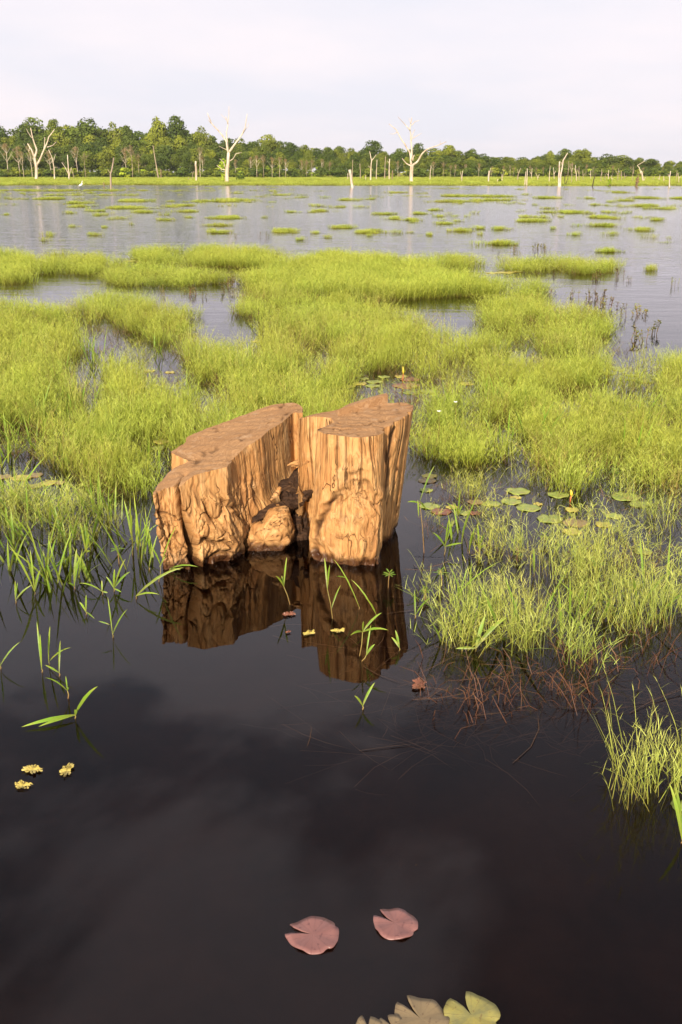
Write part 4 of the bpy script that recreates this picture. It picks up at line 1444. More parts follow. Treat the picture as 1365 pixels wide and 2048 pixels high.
GP = 'lily pads floating on the water'
pad(627, 1871, 50, 'pad_pink', 'dusky pink lily pad, the left one of the pair on the dark near water', R(165), .26, point=.16, holes=2)
pad(791, 1849, 43, 'pad_pink', 'dusky pink lily pad with pointed notch, the right one of the near pair', R(140), .24, point=.18, holes=1)
pad(842, 2040, 54, 'pad_tan', 'large tan lily pad with open notch at the bottom edge', R(125), .22, point=.2)
pad(944, 2034, 56, 'pad_olive', 'spotted yellow green lily pad with holes at the bottom edge', R(112), .30, point=.14, holes=3)
pad(790, 2062, 34, 'pad_tan', 'half hidden tan lily pad wedged beside the large tan one', R(120), .2, point=.2)
pad(738, 2068, 36, 'pad_tan', 'leftmost tan lily pad of the row at the bottom edge', R(95), .2, point=.25)
for a in ((860, 953, 15, 'pad_yellow', 'yellow lily pad beside the right edge of the stump, farthest of its cluster'),
          (854, 962, 18, 'pad_brown', 'brownish lily pad lapping under the yellow one beside the stump'),
          (853, 981, 13, 'pad_green', 'small pale green lily pad alone beside the right side of the stump'),
          (859, 1013, 20, 'pad_green', 'olive lily pad touching the red one near the stump'),
          (884, 1024, 20, 'pad_red', 'dark red brown lily pad nearest to the stump'),
          (903, 1015, 12, 'pad_yellow', 'small yellow lily pad between the red one and the blades'),
          (928, 1027, 13, 'pad_green', 'small green lily pad behind the reed sprig right of the red pad'),
          (952, 1005, 16, 'pad_brown', 'brown lily pad half covered by thin grass right of the stump'),
          (950, 1027, 11, 'pad_red', 'small red brown lily pad at the foot of the thin grass'),
          (983, 1008, 18, 'pad_green', 'green lily pad behind the brown half covered pads'),
          (1038, 983, 23, 'pad_green', 'pale green lily pad at the back of the right pad cluster'),
          (1031, 996, 11, 'pad_yellow', 'small orange yellow lily pad just before the back green pad'),
          (1024, 1004, 20, 'pad_green', 'green lily pad seen through grass before the small yellow pad'),
          (1056, 1016, 24, 'pad_green', 'wide green lily pad left of the small bright yellow fragment'),
          (1076, 1009, 9, 'pad_yellow', 'tiny bright yellow lily pad between two green ones'),
          (1117, 990, 21, 'pad_green', 'olive lily pad beside the upright yellow rolled leaf'),
          (1145, 1020, 14, 'pad_yellow', 'small round yellow lily pad in open water above the brown pad'),
          (1100, 1038, 26, 'pad_green', 'largest pale green lily pad of the right cluster'),
          (1151, 1046, 25, 'pad_brown', 'large tan brown lily pad in the middle of the right cluster'),
          (1144, 1064, 19, 'pad_yellow', 'yellow green lily pad with a notch in front of the tan one'),
          (1250, 994, 28, 'pad_green', 'long green lily pad in front of the far right stand of grass'),
          (1280, 1010, 20, 'pad_green', 'dull green lily pad right of the long green one'),
          (1229, 1033, 16, 'pad_green', 'green lily pad half behind thin stems below the long pad'),
          (1207, 1050, 16, 'pad_yellow', 'bright yellow lily pad beside the thin stems at the right'),
          (1286, 1103, 19, 'pad_green', 'pale lily pad buried in the thin grass at the right'),
          (1263, 1168, 21, 'pad_green', 'notched green lily pad just behind the dense right stand'),
          (9, 954, 15, 'pad_brown', 'olive lily pad at the left edge below the grass field'),
          (44, 956, 20, 'pad_yellow', 'yellowed lily pad at the foot of the left grass field'),
          (70, 951, 16, 'pad_brown', 'rust coloured lily pad behind the yellowed left pads'),
          (97, 966, 17, 'pad_yellow', 'yellow lily pad in the shade of the left grass field'),
          (120, 966, 12, 'pad_brown', 'ragged olive lily pad rightmost of the left cluster'),
          (70, 973, 15, 'pad_yellow', 'frayed yellow lily pad nearest to the camera in the left cluster'),
          (28, 987, 6, 'pad_yellow', 'tiny yellow lily pad among thin grass at the left edge'),
          (323, 884, 16, 'pad_yellow', 'yellow green lily pad behind the left half of the stump'),
          (318, 897, 14, 'pad_green', 'green lily pad in the dark gap behind the left half of the stump'),
          (1362, 1612, 20, 'pad_green', 'bright green lily pad cut off by the right edge beside the near stand')):
    pad(*a, gap=0.10, point=.04, ragged=.05)
for a in ((934, 768, 14, 'pad_yellow', 'single yellow lily pad in the grass field right of the stump top'), (824, 786, 17, 'pad_green', 'pale green lily pad just behind the top of the stump'),
          (860, 784, 20, 'pad_green', 'long pale lily pad behind the right corner of the stump'), (814, 772, 28, 'pad_red', 'wide dark red lily pad behind the stump'), (819, 759, 20, 'pad_red', 'reddish lily pad at the back of the dark pool behind the stump'),
          (803, 753, 14, 'pad_yellow', 'yellow lily pad beside the rolled leaf behind the stump')):
    pad(*a, gap=0.08, point=.02)
for px, py, rx, mt in ((675, 767, 15, 'pad_green'), (697, 760, 14, 'pad_green'), (720, 768, 15, 'pad_yellow'), (750, 764, 16, 'pad_green'), (729, 758, 10, 'pad_green'), (768, 754, 12, 'pad_green'), (745, 772, 14, 'pad_green'), (700, 773, 12, 'pad_yellow')):
    pad(px, py, rx, mt, 'small green lily pad lying in the row behind the stump', gap=.08, point=.02, group='row of lily pads behind the stump')
for px, py, rx in ((1209, 734, 13), (1229, 736, 14), (1237, 740, 12), (1219, 747, 14), (1201, 747, 10), (1265, 751, 11), (1262, 759, 13), (1316, 758, 14), (1293, 764, 13), (1303, 851, 12), (1335, 867, 20)):
    pad(px, py, rx, 'pad_green', 'pale green lily pad in the gaps of the right grass field', gap=.08, point=.02, group='lily pads in the right grass field')
for px, py, rx in ((275, 518, 14), (262, 522, 16), (290, 524, 18), (250, 528, 12), (1010, 545, 20), (985, 546, 14), (955, 588, 18), (985, 590, 18), (745, 575, 14), (1030, 543, 14), (690, 575, 12), (905, 588, 14), (930, 583, 10), (515, 683, 10), (385, 555, 12), (340, 745, 10), (300, 742, 12)):
    pad(px, py, rx, 'pad_yellow', 'flat yellowish lily pad between the far stands of grass', gap=.08, point=.02, group='far lily pads between stands')


def rotten(px, py, rx, mat, label, seed):
    """ragged half decayed leaf on the surface"""
    rs = random.Random(seed)
    p = at(px, py)
    r = rx * (p[1] * _cp + H * _sp) / F
    n, V, Fc = 72, [(0, 0, .006)], []
    w = [rs.uniform(-1, 1) for _ in range(9)]
    sq, tw = rs.uniform(.55, .9), rs.uniform(0, 3.1)
    for rf in (.4, .72, 1.0):
        for i in range(n):
            a = 2 * math.pi * i / n
            lob = sum(w[k] * math.sin((k + 2) * a + 5 * w[-1 - k]) / (1 + .35 * k) for k in range(9))
            q = r * rf * max(.22, 1 - rf * (.12 + .20 * lob + .22 * rs.random() ** 2))
            x, y = q * math.cos(a), q * math.sin(a) * sq
            V.append((x * math.cos(tw) - y * math.sin(tw), x * math.sin(tw) + y * math.cos(tw), .005 + .008 * rf * rs.random()))
    for i in range(n):
        j = (i + 1) % n
        Fc.append((0, 1 + i, 1 + j))
        for k in (0, n):
            if rs.random() > .14:
                Fc.append((1 + k + i, 1 + k + n + i, 1 + k + n + j, 1 + k + j))
    o = link('leaf_fragment', mk_mesh('leaf_fragment', V, Fc, [M[mat]], {'h': [rs.random() * .5 for _ in V]}), loc=(p[0], p[1], 0))
    tag(o, label, 'leaf', 'decaying leaves on the surface')


rotten(66, 1541, 25, 'leaf_rot', 'ragged yellow leaf scrap, upper one of the two at the left edge', 3)
rotten(134, 1543, 25, 'leaf_rot', 'curled yellow leaf scrap at the tip of the reflected blade', 4)
rotten(46, 1573, 20, 'leaf_rot', 'pale straw leaf scrap, lowest of the left three', 5)
rotten(619, 1268, 15, 'leaf_rot', 'small yellow leaf scrap in front of the gap of the stump', 6)
rotten(677, 1263, 16, 'leaf_rot', 'bright yellow leaf scrap on the reflection of the right half', 7)
rotten(838, 1371, 24, 'pad_red', 'dull red decayed leaf at the corner of the near right grass', 8)
rotten(578, 1230, 15, 'pad_red', 'reddish leaf at the foot of the reed sprig before the stump', 9)
rotten(577, 1266, 7, 'pad_red', 'smallest rusty leaf left of the yellow scraps', 10)


# ------------------------------------------------------------------ sprigs of reed grass, one by one
def sprig(base, blades, label, stem=None, wid=0.011, straw=False, spread=0.10, group='sprigs of reed grass in the near water'):
    """base px on the water; blades = list of tip px or (from px, tip px); stem = px of the stem head"""
    rs = random.Random(int(base[0] * 3 + base[1]))
    p = at(*base)
    root = empty('reed_sprig', (p[0], p[1], 0))
    tag(root, label, 'reed sprig', group)
    head = at_y(*stem, p[1]) if stem else p + np.array((0, 0, .02))
    b = MB()
    lp = np.zeros(3)
    b.tube([lp - np.array((0, 0, .12)), lp, (head - p) * .5 + np.array((.004, 0, 0)), head - p], [.0035, .0035, .003, .002], 5)
    link('stem', b.mesh('stem', [M['leaf_stem']], True), root)
    for bl in blades:
        src, tip = bl if isinstance(bl[0], (tuple, list)) else (None, bl)
        s = at_y(*src, p[1]) if src else head
        e = at_y(*tip, p[1])
        e = e + np.array((0, rs.uniform(-spread, spread), 0))
        e[2] = max(e[2], .012)
        d = e - s
        L = np.linalg.norm(d)
        side = np.cross(d, np.array((rs.uniform(-.3, .3), -1, .3)))
        sag = np.array((0, 0, (.10 if d[2] > .02 else .03) * L))
        pts = [s + d * t + sag * (4 * t * (1 - t)) for t in (0, .2, .45, .7, .88, 1)]
        w = wid * rs.uniform(.75, 1.2)
        bb = MB()
        bb.strip([q - p for q in pts], [w * .35, w * .8, w, w * .75, w * .4, 0], side, .25, 1, fold=.18)
        link('blade', bb.mesh('blade', [M['straw' if straw else 'blade']]), root)
    return root


def c5(x, y):
    return x / 3.25, 1200 + y / 3.25


def c6(x, y):
    return x / 3.4125, 900 + y / 3.4125


def c7(x, y):
    return 500 + x / 3.4125, 1120 + y / 3.4125


def c8(x, y):
    return 780 + x / 2.333, 900 + y / 2.333


def c9(x, y):
    return 865 + x / 2.73, 1250 + y / 2.73


sprig(c5(275, 470), [c5(205, 190), c5(270, 210)], 'pair of upright green blades, left in the group of four on dark water', wid=.010)
sprig(c5(320, 425), [c5(340, 150), c5(475, 288)], 'green blade pair with one leaning right beside the upright pair', wid=.010)
sprig(c5(388, 495), [c5(362, 315), c5(275, 455)], 'short reed sprig with a flat blade to the left', wid=.010)
sprig(c5(445, 640), [c5(425, 500), c5(468, 535), c5(325, 450)], 'small reed sprig on a reddish stem above the bright wide blade', c5(440, 590), wid=.009)
sprig(c5(490, 770), [c5(650, 535), c5(190, 850), c5(290, 778), (c5(490, 750), c5(528, 665))], 'bright yellow green sprig with wide torn blade lying on dark water', wid=.019)
sprig(c5(5, 450), [c5(-10, 230), c5(115, 300)], 'reed sprig cut by the left edge above dark water', wid=.010)
sprig(c5(735, 245), [c5(690, 0), c5(830, 60), (c5(715, 160), c5(640, 140))], 'thin bent sprig on its own left of the stump reflection', wid=.007)
sprig(c7(275, 305), [c7(250, 0), c7(180, 70), c7(215, 120)], 'reed sprig rising before the gap between the stump halves', c7(232, 180), wid=.011)
sprig(c7(565, 400), [c7(508, 20), c7(548, -10), (c7(555, 340), c7(622, 205))], 'tall thin sprig on an orange stem before the right half', c7(530, 200), wid=.010)
sprig(c7(745, 338), [c7(568, 0), (c7(590, 110), c7(655, 140))], 'long leaning blade crossing the reflection of the right half', wid=.009)
sprig(c7(862, 392), [c7(690, 155), c7(790, 240)], 'long pale blade leaning left near the right corner of the reflection', wid=.010)
sprig(c7(750, 655), [c7(775, 400), c7(905, 390), c7(685, 465), c7(942, 440)], 'fan of green blades on a thin stem over the stump reflection', c7(770, 490), wid=.012)
sprig(c7(765, 690), [c7(855, 575), c7(830, 480)], 'small yellow green sprig at the end of the stump reflection', c7(795, 650), wid=.011)
sprig(c7(770, 1020), [c7(713, 905), c7(857, 868)], 'lone pair of green blades below the stump reflection', wid=.011)
sprig(c7(1020, 620), [c7(968, 545), c7(995, 495)], 'dark green blade pair beside the near right grass', wid=.012)
sprig(c8(160, 480), [c8(212, 75), (c8(140, 250), c8(80, 235)), (c8(140, 240), c8(178, 300)), (c8(135, 310), c8(130, 230))], 'tall reed sprig standing right of the stump beside the pads', c8(140, 240), wid=.011)
sprig(c8(255, 490), [c8(272, 310), c8(195, 370), c8(345, 440), c8(302, 330)], 'reed sprig with drooping blades before the red pad', c8(258, 450), wid=.011)
sprig(c8(370, 482), [c8(380, 372), c8(398, 358)], 'short upright sprig with an orange foot in open water', wid=.013)
sprig(c8(415, 482), [c8(437, 368), c8(405, 330), c8(440, 420)], 'sprig with orange foot, right one of two before the pads', wid=.012)
sprig(c8(322, 715), [c8(313, 605), c8(370, 548)], 'single pale blade standing on brown shallow water', wid=.012)
sprig(c8(118, 785), [c8(120, 680), c8(192, 670)], 'pair of thin blades at the left corner of the near right grass', wid=.009)
sprig(c8(672, 588), [c8(680, 470)], 'single broad blade among thin stems before the tan pad', wid=.014)
sprig(c8(318, 320), [c8(268, 260), c8(300, 245), c8(338, 250), c8(330, 190)], 'leafy green sprig between the red pad and the thin grass', wid=.013)
sprig(c8(240, 780), [c8(520, 490)], 'long arching stem leaning right over brown shallow water', wid=.006)
sprig(c8(400, 940), [c8(455, 790), c8(560, 800), c8(300, 1100)], 'broad yellow green blades bent over the front of the right grass', wid=.020)
sprig(c9(1360, 1190), [c9(1320, 910), c9(1362, 940)], 'broad curved blade at the right edge below the near stand', wid=.014)
sprig(c6(780, 965), [c6(855, 750), c6(790, 800), c6(840, 955), c6(875, 860), c6(720, 870)], 'bushy reed sprig nearest the camera in the left reed clump', wid=.012)
sprig(c6(1085, 900), [c6(1040, 630), (c6(1100, 790), c6(1215, 505)), (c6(1090, 800), c6(1130, 735))], 'tall sprig leaning against the left slab of the stump', c6(1100, 790), wid=.009)
sprig(c6(1020, 820), [c6(1050, 660), c6(1070, 590)], 'short green blade left of the stump foot', wid=.011)
sprig(c6(930, 1018), [c6(1250, 820), c6(1105, 955)], 'long blade pointing right towards the foot of the stump', wid=.014)
sprig(c6(510, 950), [c6(556, 712), c6(475, 890), c6(505, 700)], 'pair of broad upright blades before the dark left clump', wid=.015)
sprig(c6(240, 985), [c6(275, 820), c6(60, 640), c6(190, 700)], 'reed sprig with a very long blade leaning left at the left edge', wid=.014)
sprig(c6(905, 720), [c6(912, 420), c6(833, 360), c6(870, 640)], 'tall sprig in front of the dark straw left of the stump', c6(900, 600), wid=.013)
sprig(c6(935, 680), [c6(1022, 485), c6(1085, 510)], 'sprig leaning right beside the tall one left of the stump', wid=.012)
sprig(c6(590, 720), [c6(538, 490), c6(560, 520), c6(635, 670), c6(630, 540)], 'dense green sprig in the middle of the left clump', wid=.016)
sprig(c6(340, 800), [c6(382, 600), c6(300, 690)], 'single green blade with a rusty foot in the left clump', wid=.014)
sprig(c6(235, 660), [c6(190, 490), c6(120, 420)], 'bright sprig at the back of the left clump', wid=.013)
sprig(c6(110, 1045), [c6(82, 920), c6(125, 900), c6(212, 935)], 'small sprig with three blades near the left edge', wid=.010)
sprig(c6(700, 985), [c6(690, 900), c6(520, 940), c6(745, 1050)], 'low sprig with a flat blade lying left', wid=.011)
sprig(c6(590, 1125), [c6(565, 1030), c6(670, 1120), c6(530, 1060)], 'small sprig with bent tip lowest in the left clump', wid=.011)
sprig(c6(1160, 830), [c6(1235, 828), c6(1365, 775)], 'blade floating along the foot of the left slab', wid=.011)


# ------------------------------------------------------------------ rosette plants
def rosette(px, py, size, label, hpx=0.10):
    rs = random.Random(int(px + py))
    p = at(px, py)
    root = empty('leafy_water_plant', (p[0], p[1], 0))
    tag(root, label, 'water plant', 'small leafy water plants')
    b = MB()
    top = np.array((rs.uniform(-.02, .02), rs.uniform(-.02, .02), hpx))
    b.tube([(0, 0, -.15), top * .5, top], [.004, .0035, .003], 6)
    link('stem', b.mesh('stem', [M['leaf_stem']], True), root)
    for ring, (n, el, l) in enumerate(((6, .15, size), (4, .75, size * .7))):
        for k in range(n):
            a = 2 * math.pi * (k + .5 * ring) / n + rs.uniform(-.25, .25)
            d = np.array((math.cos(a) * math.cos(el), math.sin(a) * math.cos(el), math.sin(el)))
            L = l * rs.uniform(.8, 1.15)
            q = top + np.array((0, 0, -.015 + .012 * ring))
            pts = [q + d * L * t + np.array((0, 0, -.15 * L * t * t)) for t in (0, .25, .55, .8, 1)]
            bb = MB()
            bb.strip(pts, [.003, L * .22, L * .30, L * .2, 0], np.cross(d, (0, 0, 1)), .6, 1, fold=.15)
            link('leaf', bb.mesh('leaf', [M['rosette']]), root)


rosette(776, 1176, .055, 'dark green rosette plant at the foot of the right half of the stump', .11)
rosette(886, 1172, .052, 'green rosette plant standing in open brown water right of the stump', .10)
rosette(850, 1200, .042, 'small rosette plant half hidden by thin blades near the stump', .07)
rosette(1192, 1150, .062, 'largest rosette plant, before the dense right grass', .10)
rosette(1092, 1088, .045, 'neat small rosette plant below the tan lily pad', .07)
rosette(1032, 1122, .036, 'tiny rosette plant among thin stems left of the neat one', .06)
rosette(1225, 960, .060, 'rosette plant in the dark hollow of the right grass field', .08)
rosette(240, 1128, .055, 'dark leafy plant in the middle of the left reed clump', .12)

# rolled young lily leaves
for (px, py, hh_), lb in zip(((1141, 1003, .10), (806, 762, .19)), ('upright yellow rolled leaf beside the olive pad', 'upright yellow rolled leaf over the dark pool behind the stump')):
    p = at(px, py)
    root = empty('rolled_leaf', (p[0], p[1], 0))
    tag(root, lb, 'rolled leaf', 'rolled young leaves')
    b = MB()
    b.tube([(0, 0, -.05), (0, 0, .02), (.004, 0, hh_ * .45)], [.006, .006, .007], 6)
    link('stem', b.mesh('stem', [M['bud_red']], True), root)
    b = MB()
    b.tube([(.004, 0, hh_ * .45), (.005, 0, hh_ * .65), (.002, 0, hh_ * .85), (-.003, 0, hh_)], [.007, .013, .009, .001], 7)
    link('blade', b.mesh('blade', [M['bud_yellow']], True), root)

# white flowers
for (px, py), lb in zip(((876, 893), (909, 872)), ('tiny white flower on the grass right of the stump', 'tiny white flower farther right in the grass field')):
    p = at(px, py)
    root = empty('white_flower', (p[0], p[1], 0))
    tag(root, lb, 'flower', 'white flowers in the grass')
    b = MB()
    b.tube([(0, 0, -.05), (.01, 0, .18), (0, 0, .34)], [.003, .003, .002], 4)
    link('stem', b.mesh('stem', [M['leaf_stem']]), root)
    b = MB()
    for k in range(6):
        a = k * math.pi / 3
        d = np.array((math.cos(a), math.sin(a), .5))
        c = np.array((0, 0, .34))
        b.strip([c, c + d * .014, c + d * .026], [.004, .015, .0], np.cross(d, (0, 0, 1)))
    link('petals', b.mesh('petals', [M['white']]), root)


# ------------------------------------------------------------------ dead trees
def px_tree(name, base, limbs, label, mat, group, cat='dead tree', parts=False, seedk=0, rscale=1.0):
    """limbs: list of (points px, base radius px, tip radius px); first is the trunk; points are in photograph pixels"""
    rs = random.Random(int(base[0] * 11 + base[1]) + seedk)
    p = at(*base)
    Y = p[1]
    gz = bank_z(Y) if Y > 206 else 0.0
    loc = np.array((p[0], Y, gz - 0.1))
    mpp = (Y * _cp + H * _sp) / F * 1.0
    meshes = []
    for k, (pts, r0, r1) in enumerate(limbs):
        q = [at_y(*c, Y) - loc for c in pts]
        if k == 0:
            q[0][2] = -0.5
        # densify, with wobble and depth
        out, rad = [], []
        dep = rs.uniform(-.25, .25)
        Lt = sum(np.linalg.norm(b_ - a_) for a_, b_ in zip(q, q[1:]))
        acc = 0
        for i, (a_, b_) in enumerate(zip(q, q[1:])):
            sg = np.linalg.norm(b_ - a_)
            m = 3
            for j in range(m + (1 if i == len(q) - 2 else 0)):
                t = j / m
                s = (acc + sg * t) / Lt
                c = a_ + (b_ - a_) * t
                wob = 0.012 * Lt * (0 if (i == 0 and j == 0) else 1) * min(1, r0 / 3)
                out.append(c + np.array((rs.gauss(0, wob * .4), (dep * Lt * s if k else 0) + rs.gauss(0, wob), 0)))
                rad.append(max(.012, (r0 + (r1 - r0) * s ** 0.8) * mpp * rscale * (.78 if not parts else .92) * (1.35 if (k == 0 and s < .04) else 1)))
            acc += sg
        b = MB()
        b.tube(out, rad, 7 if r0 > 1.5 else 5, jit=.10)
        meshes.append(b)
    if parts:
        root = empty(name, loc)
        for k, b in enumerate(meshes):
            link('trunk' if k == 0 else 'limb', b.mesh('trunk' if k == 0 else 'limb', [mat], True), root)
    else:
        b = MB()
        for q in meshes:
            o_ = len(b.V)
            b.V += q.V
            b.h += q.h
            b.F += [tuple(i + o_ for i in f) for f in q.F]
        root = link(name, b.mesh(name, [mat], True), loc=loc)
    tag(root, label, cat, group)
    return root


GD = 'bare dead trees along the far shore'


def k2(*a):
    return [(x / 2.967, 190 + y / 2.967) for x, y in a]


def k3(*a):
    return [(400 + x / 2.625, 190 + y / 2.625) for x, y in a]


def k4(*a):
    return [(860 + x / 2.703, 260 + y / 2.703) for x, y in a]


px_tree('dead_tree', (73.5, 362), [(k2((218, 515), (217, 420), (206, 375)), 3.6, 2.6), (k2((206, 378), (220, 325), (192, 255), (180, 195)), 2.4, .9), (k2((206, 372), (190, 325), (166, 288)), 2.2, 1.0),
        (k2((216, 425), (245, 370), (272, 310), (294, 250), (325, 205)), 2.5, .8), (k2((258, 345), (264, 300), (264, 250)), 1.2, .7), (k2((280, 310), (315, 300), (338, 278)), 1.0, .5), (k2((190, 255), (170, 225), (158, 200)), .8, .4), (k2((178, 310), (172, 340)), .8, .4)],
        'large white dead tree with two forked limbs at the far left', M['bleached'], GD, parts=True)
px_tree('dead_tree', (454, 367), [(k3((142, 467), (146, 390), (152, 300)), 4.6, 3.2), (k3((150, 305), (140, 245), (110, 200), (62, 150), (42, 95)), 2.4, .7), (k3((150, 300), (142, 240), (138, 195), (146, 150), (132, 112)), 2.2, .7), (k3((146, 152), (154, 105), (155, 60)), 1.0, .4),
        (k3((154, 302), (190, 250), (224, 205), (242, 160), (250, 100)), 2.6, .6), (k3((150, 352), (175, 335), (190, 308), (220, 302)), 1.2, .5), (k3((142, 395), (115, 390), (88, 368)), 1.2, .5), (k3((146, 290), (120, 278), (100, 268)), .8, .4), (k3((225, 205), (255, 160), (258, 145)), .8, .3), (k3((60, 150), (45, 130)), 1.0, .4), (k3((138, 130), (110, 100)), .6, .3), (k3((140, 400), (125, 350), (105, 335)), .9, .4)],
        'tallest white dead tree with spreading limbs and green leaves at its foot', M['bleached'], GD, parts=True)
px_tree('dead_tree', (823, 367), [(k3((1112, 467), (1111, 420), (1114, 368)), 4.4, 3.6), (k3((1112, 372), (1102, 300), (1062, 235), (1032, 180), (994, 150)), 2.6, .6), (k3((1113, 340), (1112, 250), (1104, 180), (1114, 118)), 2.4, .8), (k3((1104, 185), (1075, 152), (1040, 115)), 1.2, .4), (k3((1112, 160), (1130, 140), (1155, 132)), 1.0, .4),
        (k3((1111, 240), (1120, 200), (1130, 180)), 1.0, .5), (k3((1116, 372), (1142, 348), (1165, 310), (1192, 285), (1240, 268), (1292, 246)), 2.5, .6), (k3((1112, 374), (1085, 360), (1062, 332)), 1.6, .6), (k3((1118, 345), (1120, 330), (1126, 314)), 1.4, .8), (k3((1118, 228), (1140, 215), (1166, 200)), .9, .3), (k3((1036, 195), (1018, 205), (998, 204)), .8, .3), (k3((1245, 268), (1265, 255), (1262, 240)), .8, .4), (k3((1108, 150), (1098, 120)), .7, .3), (k3((1190, 288), (1195, 308)), .9, .5)],
        'big white dead tree standing alone right of the middle, low limb to the right', M['bleached'], GD, parts=True)
px_tree('dead_tree', (1120, 373), [(k4((703, 306), (708, 240), (722, 165), (746, 124)), 2.6, .9), (k4((716, 190), (708, 172)), .8, .4), (k4((722, 165), (735, 150)), .9, .4)], 'tall white dead trunk with hooked tip, taller of the close pair at the right', M['bleached'], GD, parts=True)
px_tree('dead_tree', (1118, 373), [(k4((697, 306), (699, 240), (702, 170)), 2.4, 1.5)], 'straight white dead trunk, shorter of the close pair at the right', M['bleached'], GD)
px_tree('dead_tree', (705.5, 375), [(k3((803, 489), (796, 450), (788, 393)), 3.2, 3.4)], 'short thick white stub leaning left in the open water', M['bleached'], GD)
px_tree('dead_tree', (704, 369), [(k3((800, 470), (802, 400), (803, 340)), 1.1, .7)], 'thin grey snag rising behind the leaning white stub', M['grey_bark'], GD)
px_tree('dead_tree', (222.5, 379), [(k2((661, 560), (658, 470), (668, 430), (678, 372)), 2.8, 1.4), (k2((660, 470), (648, 455), (640, 440)), 1.2, .5)], 'brown dead trunk with pale tip nearest on the left water', M['grey_bark'], GD)
px_tree('dead_tree', (208, 377), [(k2((620, 557), (617, 518)), 1.6, 1.0)], 'low brown stub beside the brown trunk on the left water', M['brown_bark'], GD)
px_tree('dead_tree', (109.5, 362), [(k2((327, 512), (322, 430), (310, 370), (290, 325)), 1.9, .7), (k2((322, 430), (345, 428)), .7, .3), (k2((318, 400), (330, 350)), .7, .3), (k2((312, 370), (280, 395)), .6, .3), (k2((324, 440), (300, 440)), .6, .3)], 'slim white dead tree with crooked twigs right of the large left one', M['bleached'], GD)
px_tree('dead_tree', (138, 362), [(k2((412, 510), (408, 440), (402, 355)), 1.9, 1.0), (k2((408, 470), (390, 430), (370, 400)), 1.2, .6), (k2((412, 490), (420, 450), (428, 430)), 1.0, .6)], 'forked white snag with three prongs in the left shore grass', M['bleached'], GD)
px_tree('dead_tree', (148, 360), [(k2((440, 500), (435, 465), (425, 440)), 1.1, .7)], 'short grey snag tucked beside the three pronged one', M['grey_bark'], GD)
px_tree('dead_tree', (319, 360.5), [(k2((945, 508), (935, 450), (920, 370), (909, 300)), 2.0, .8)], 'tall brown snag leaning left against the dark forest', M['grey_bark'], GD)
px_tree('dead_tree', (323, 360), [(k2((958, 505), (956, 440)), 1.8, 1.0)], 'broken brown stub at the foot of the leaning brown snag', M['brown_bark'], GD)
px_tree('dead_tree', (393.5, 365), [(k2((1167, 520), (1165, 450), (1163, 393)), 3.0, 2.2)], 'thick white branchless trunk left of the tallest dead tree', M['bleached'], GD)
px_tree('dead_tree', (377.5, 363), [(k2((1120, 518), (1120, 490)), 1.4, .9)], 'very low pale stub left of the thick white trunk', M['grey_bark'], GD)
px_tree('dead_tree', (385, 361), [(k2((1143, 505), (1145, 470), (1150, 452)), .9, .5)], 'thin crooked twig snag between the low stub and thick trunk', M['grey_bark'], GD)
px_tree('dead_tree', (741, 364), [(k3((896, 458), (898, 390), (902, 345), (892, 295)), 2.2, .8), (k3((898, 385), (885, 372)), .9, .4), (k3((902, 345), (915, 330), (926, 312)), 1.1, .5)], 'pale dead tree with a tuning fork top left of the lone white one', M['bleached'], GD)
px_tree('dead_tree', (721, 361), [(k3((843, 450), (843, 400), (841, 360)), 1.5, .8)], 'plain grey snag left of the fork topped tree', M['grey_bark'], GD)
px_tree('dead_tree', (695.5, 362.5), [(k3((776, 455), (778, 410)), 1.3, .7)], 'small white snag left of the leaning stub', M['bleached'], GD)
px_tree('dead_tree', (731.5, 362.5), [(k3((871, 455), (871, 422)), 1.1, .8)], 'low white post like stub beside the fork topped tree', M['bleached'], GD)
px_tree('dead_tree', (753.5, 362), [(k3((926, 452), (928, 390), (931, 340)), 1.3, .7)], 'slender pale snag just right of the fork topped tree', M['bleached'], GD)
px_tree('dead_tree', (770, 361), [(k3((970, 450), (972, 390), (976, 322)), 1.6, .7)], 'tall grey brown snag, left of two before the lone white tree', M['grey_bark'], GD)
px_tree('dead_tree', (779.5, 362.5), [(k3((996, 455), (994, 400), (997, 335)), 2.0, .9), (k3((995, 360), (985, 345)), .7, .4)], 'knobbly white snag, right of two before the lone white tree', M['bleached'], GD)
px_tree('dead_tree', (785, 362), [(k3((1010, 453), (1012, 395)), 2.0, 1.2)], 'ragged red brown stump trunk beside the knobbly white snag', M['brown_bark'], GD)
px_tree('dead_tree', (860, 363), [(k3((1208, 456), (1210, 410), (1215, 370)), 1.2, .7)], 'thin white snag right of the lone white tree', M['bleached'], GD)
px_tree('dead_tree', (925, 366), [(k4((172, 288), (174, 250), (178, 220)), 1.5, .7), (k4((172, 270), (165, 225)), .9, .4)], 'small two pronged white snag before the middle right forest', M['bleached'], GD)
px_tree('dead_tree', (978, 367), [(k4((318, 289), (318, 250), (321, 220)), 2.6, 1.4), (k4((322, 262), (327, 205)), .9, .5)], 'thick short white trunk with a spur, middle right', M['bleached'], GD)
px_tree('dead_tree', (996, 367), [(k4((366, 290), (367, 266)), 1.4, .8)], 'low pale stub beside the small green bush', M['bleached'], GD)
px_tree('dead_tree', (1005, 366), [(k4((391, 285), (391, 240)), 1.3, .8)], 'short white snag right of the small green bush', M['bleached'], GD)
px_tree('dead_tree', (1036, 363), [(k4((474, 278), (478, 240), (492, 205)), 1.8, .7), (k4((478, 235), (475, 210)), .9, .4)], 'tan snag bent right at the top', M['grey_bark'], GD)
px_tree('dead_tree', (1050.5, 372), [(k4((514, 304), (516, 260), (520, 225)), 1.6, .7)], 'left one of two white snags standing close in the water', M['bleached'], GD)
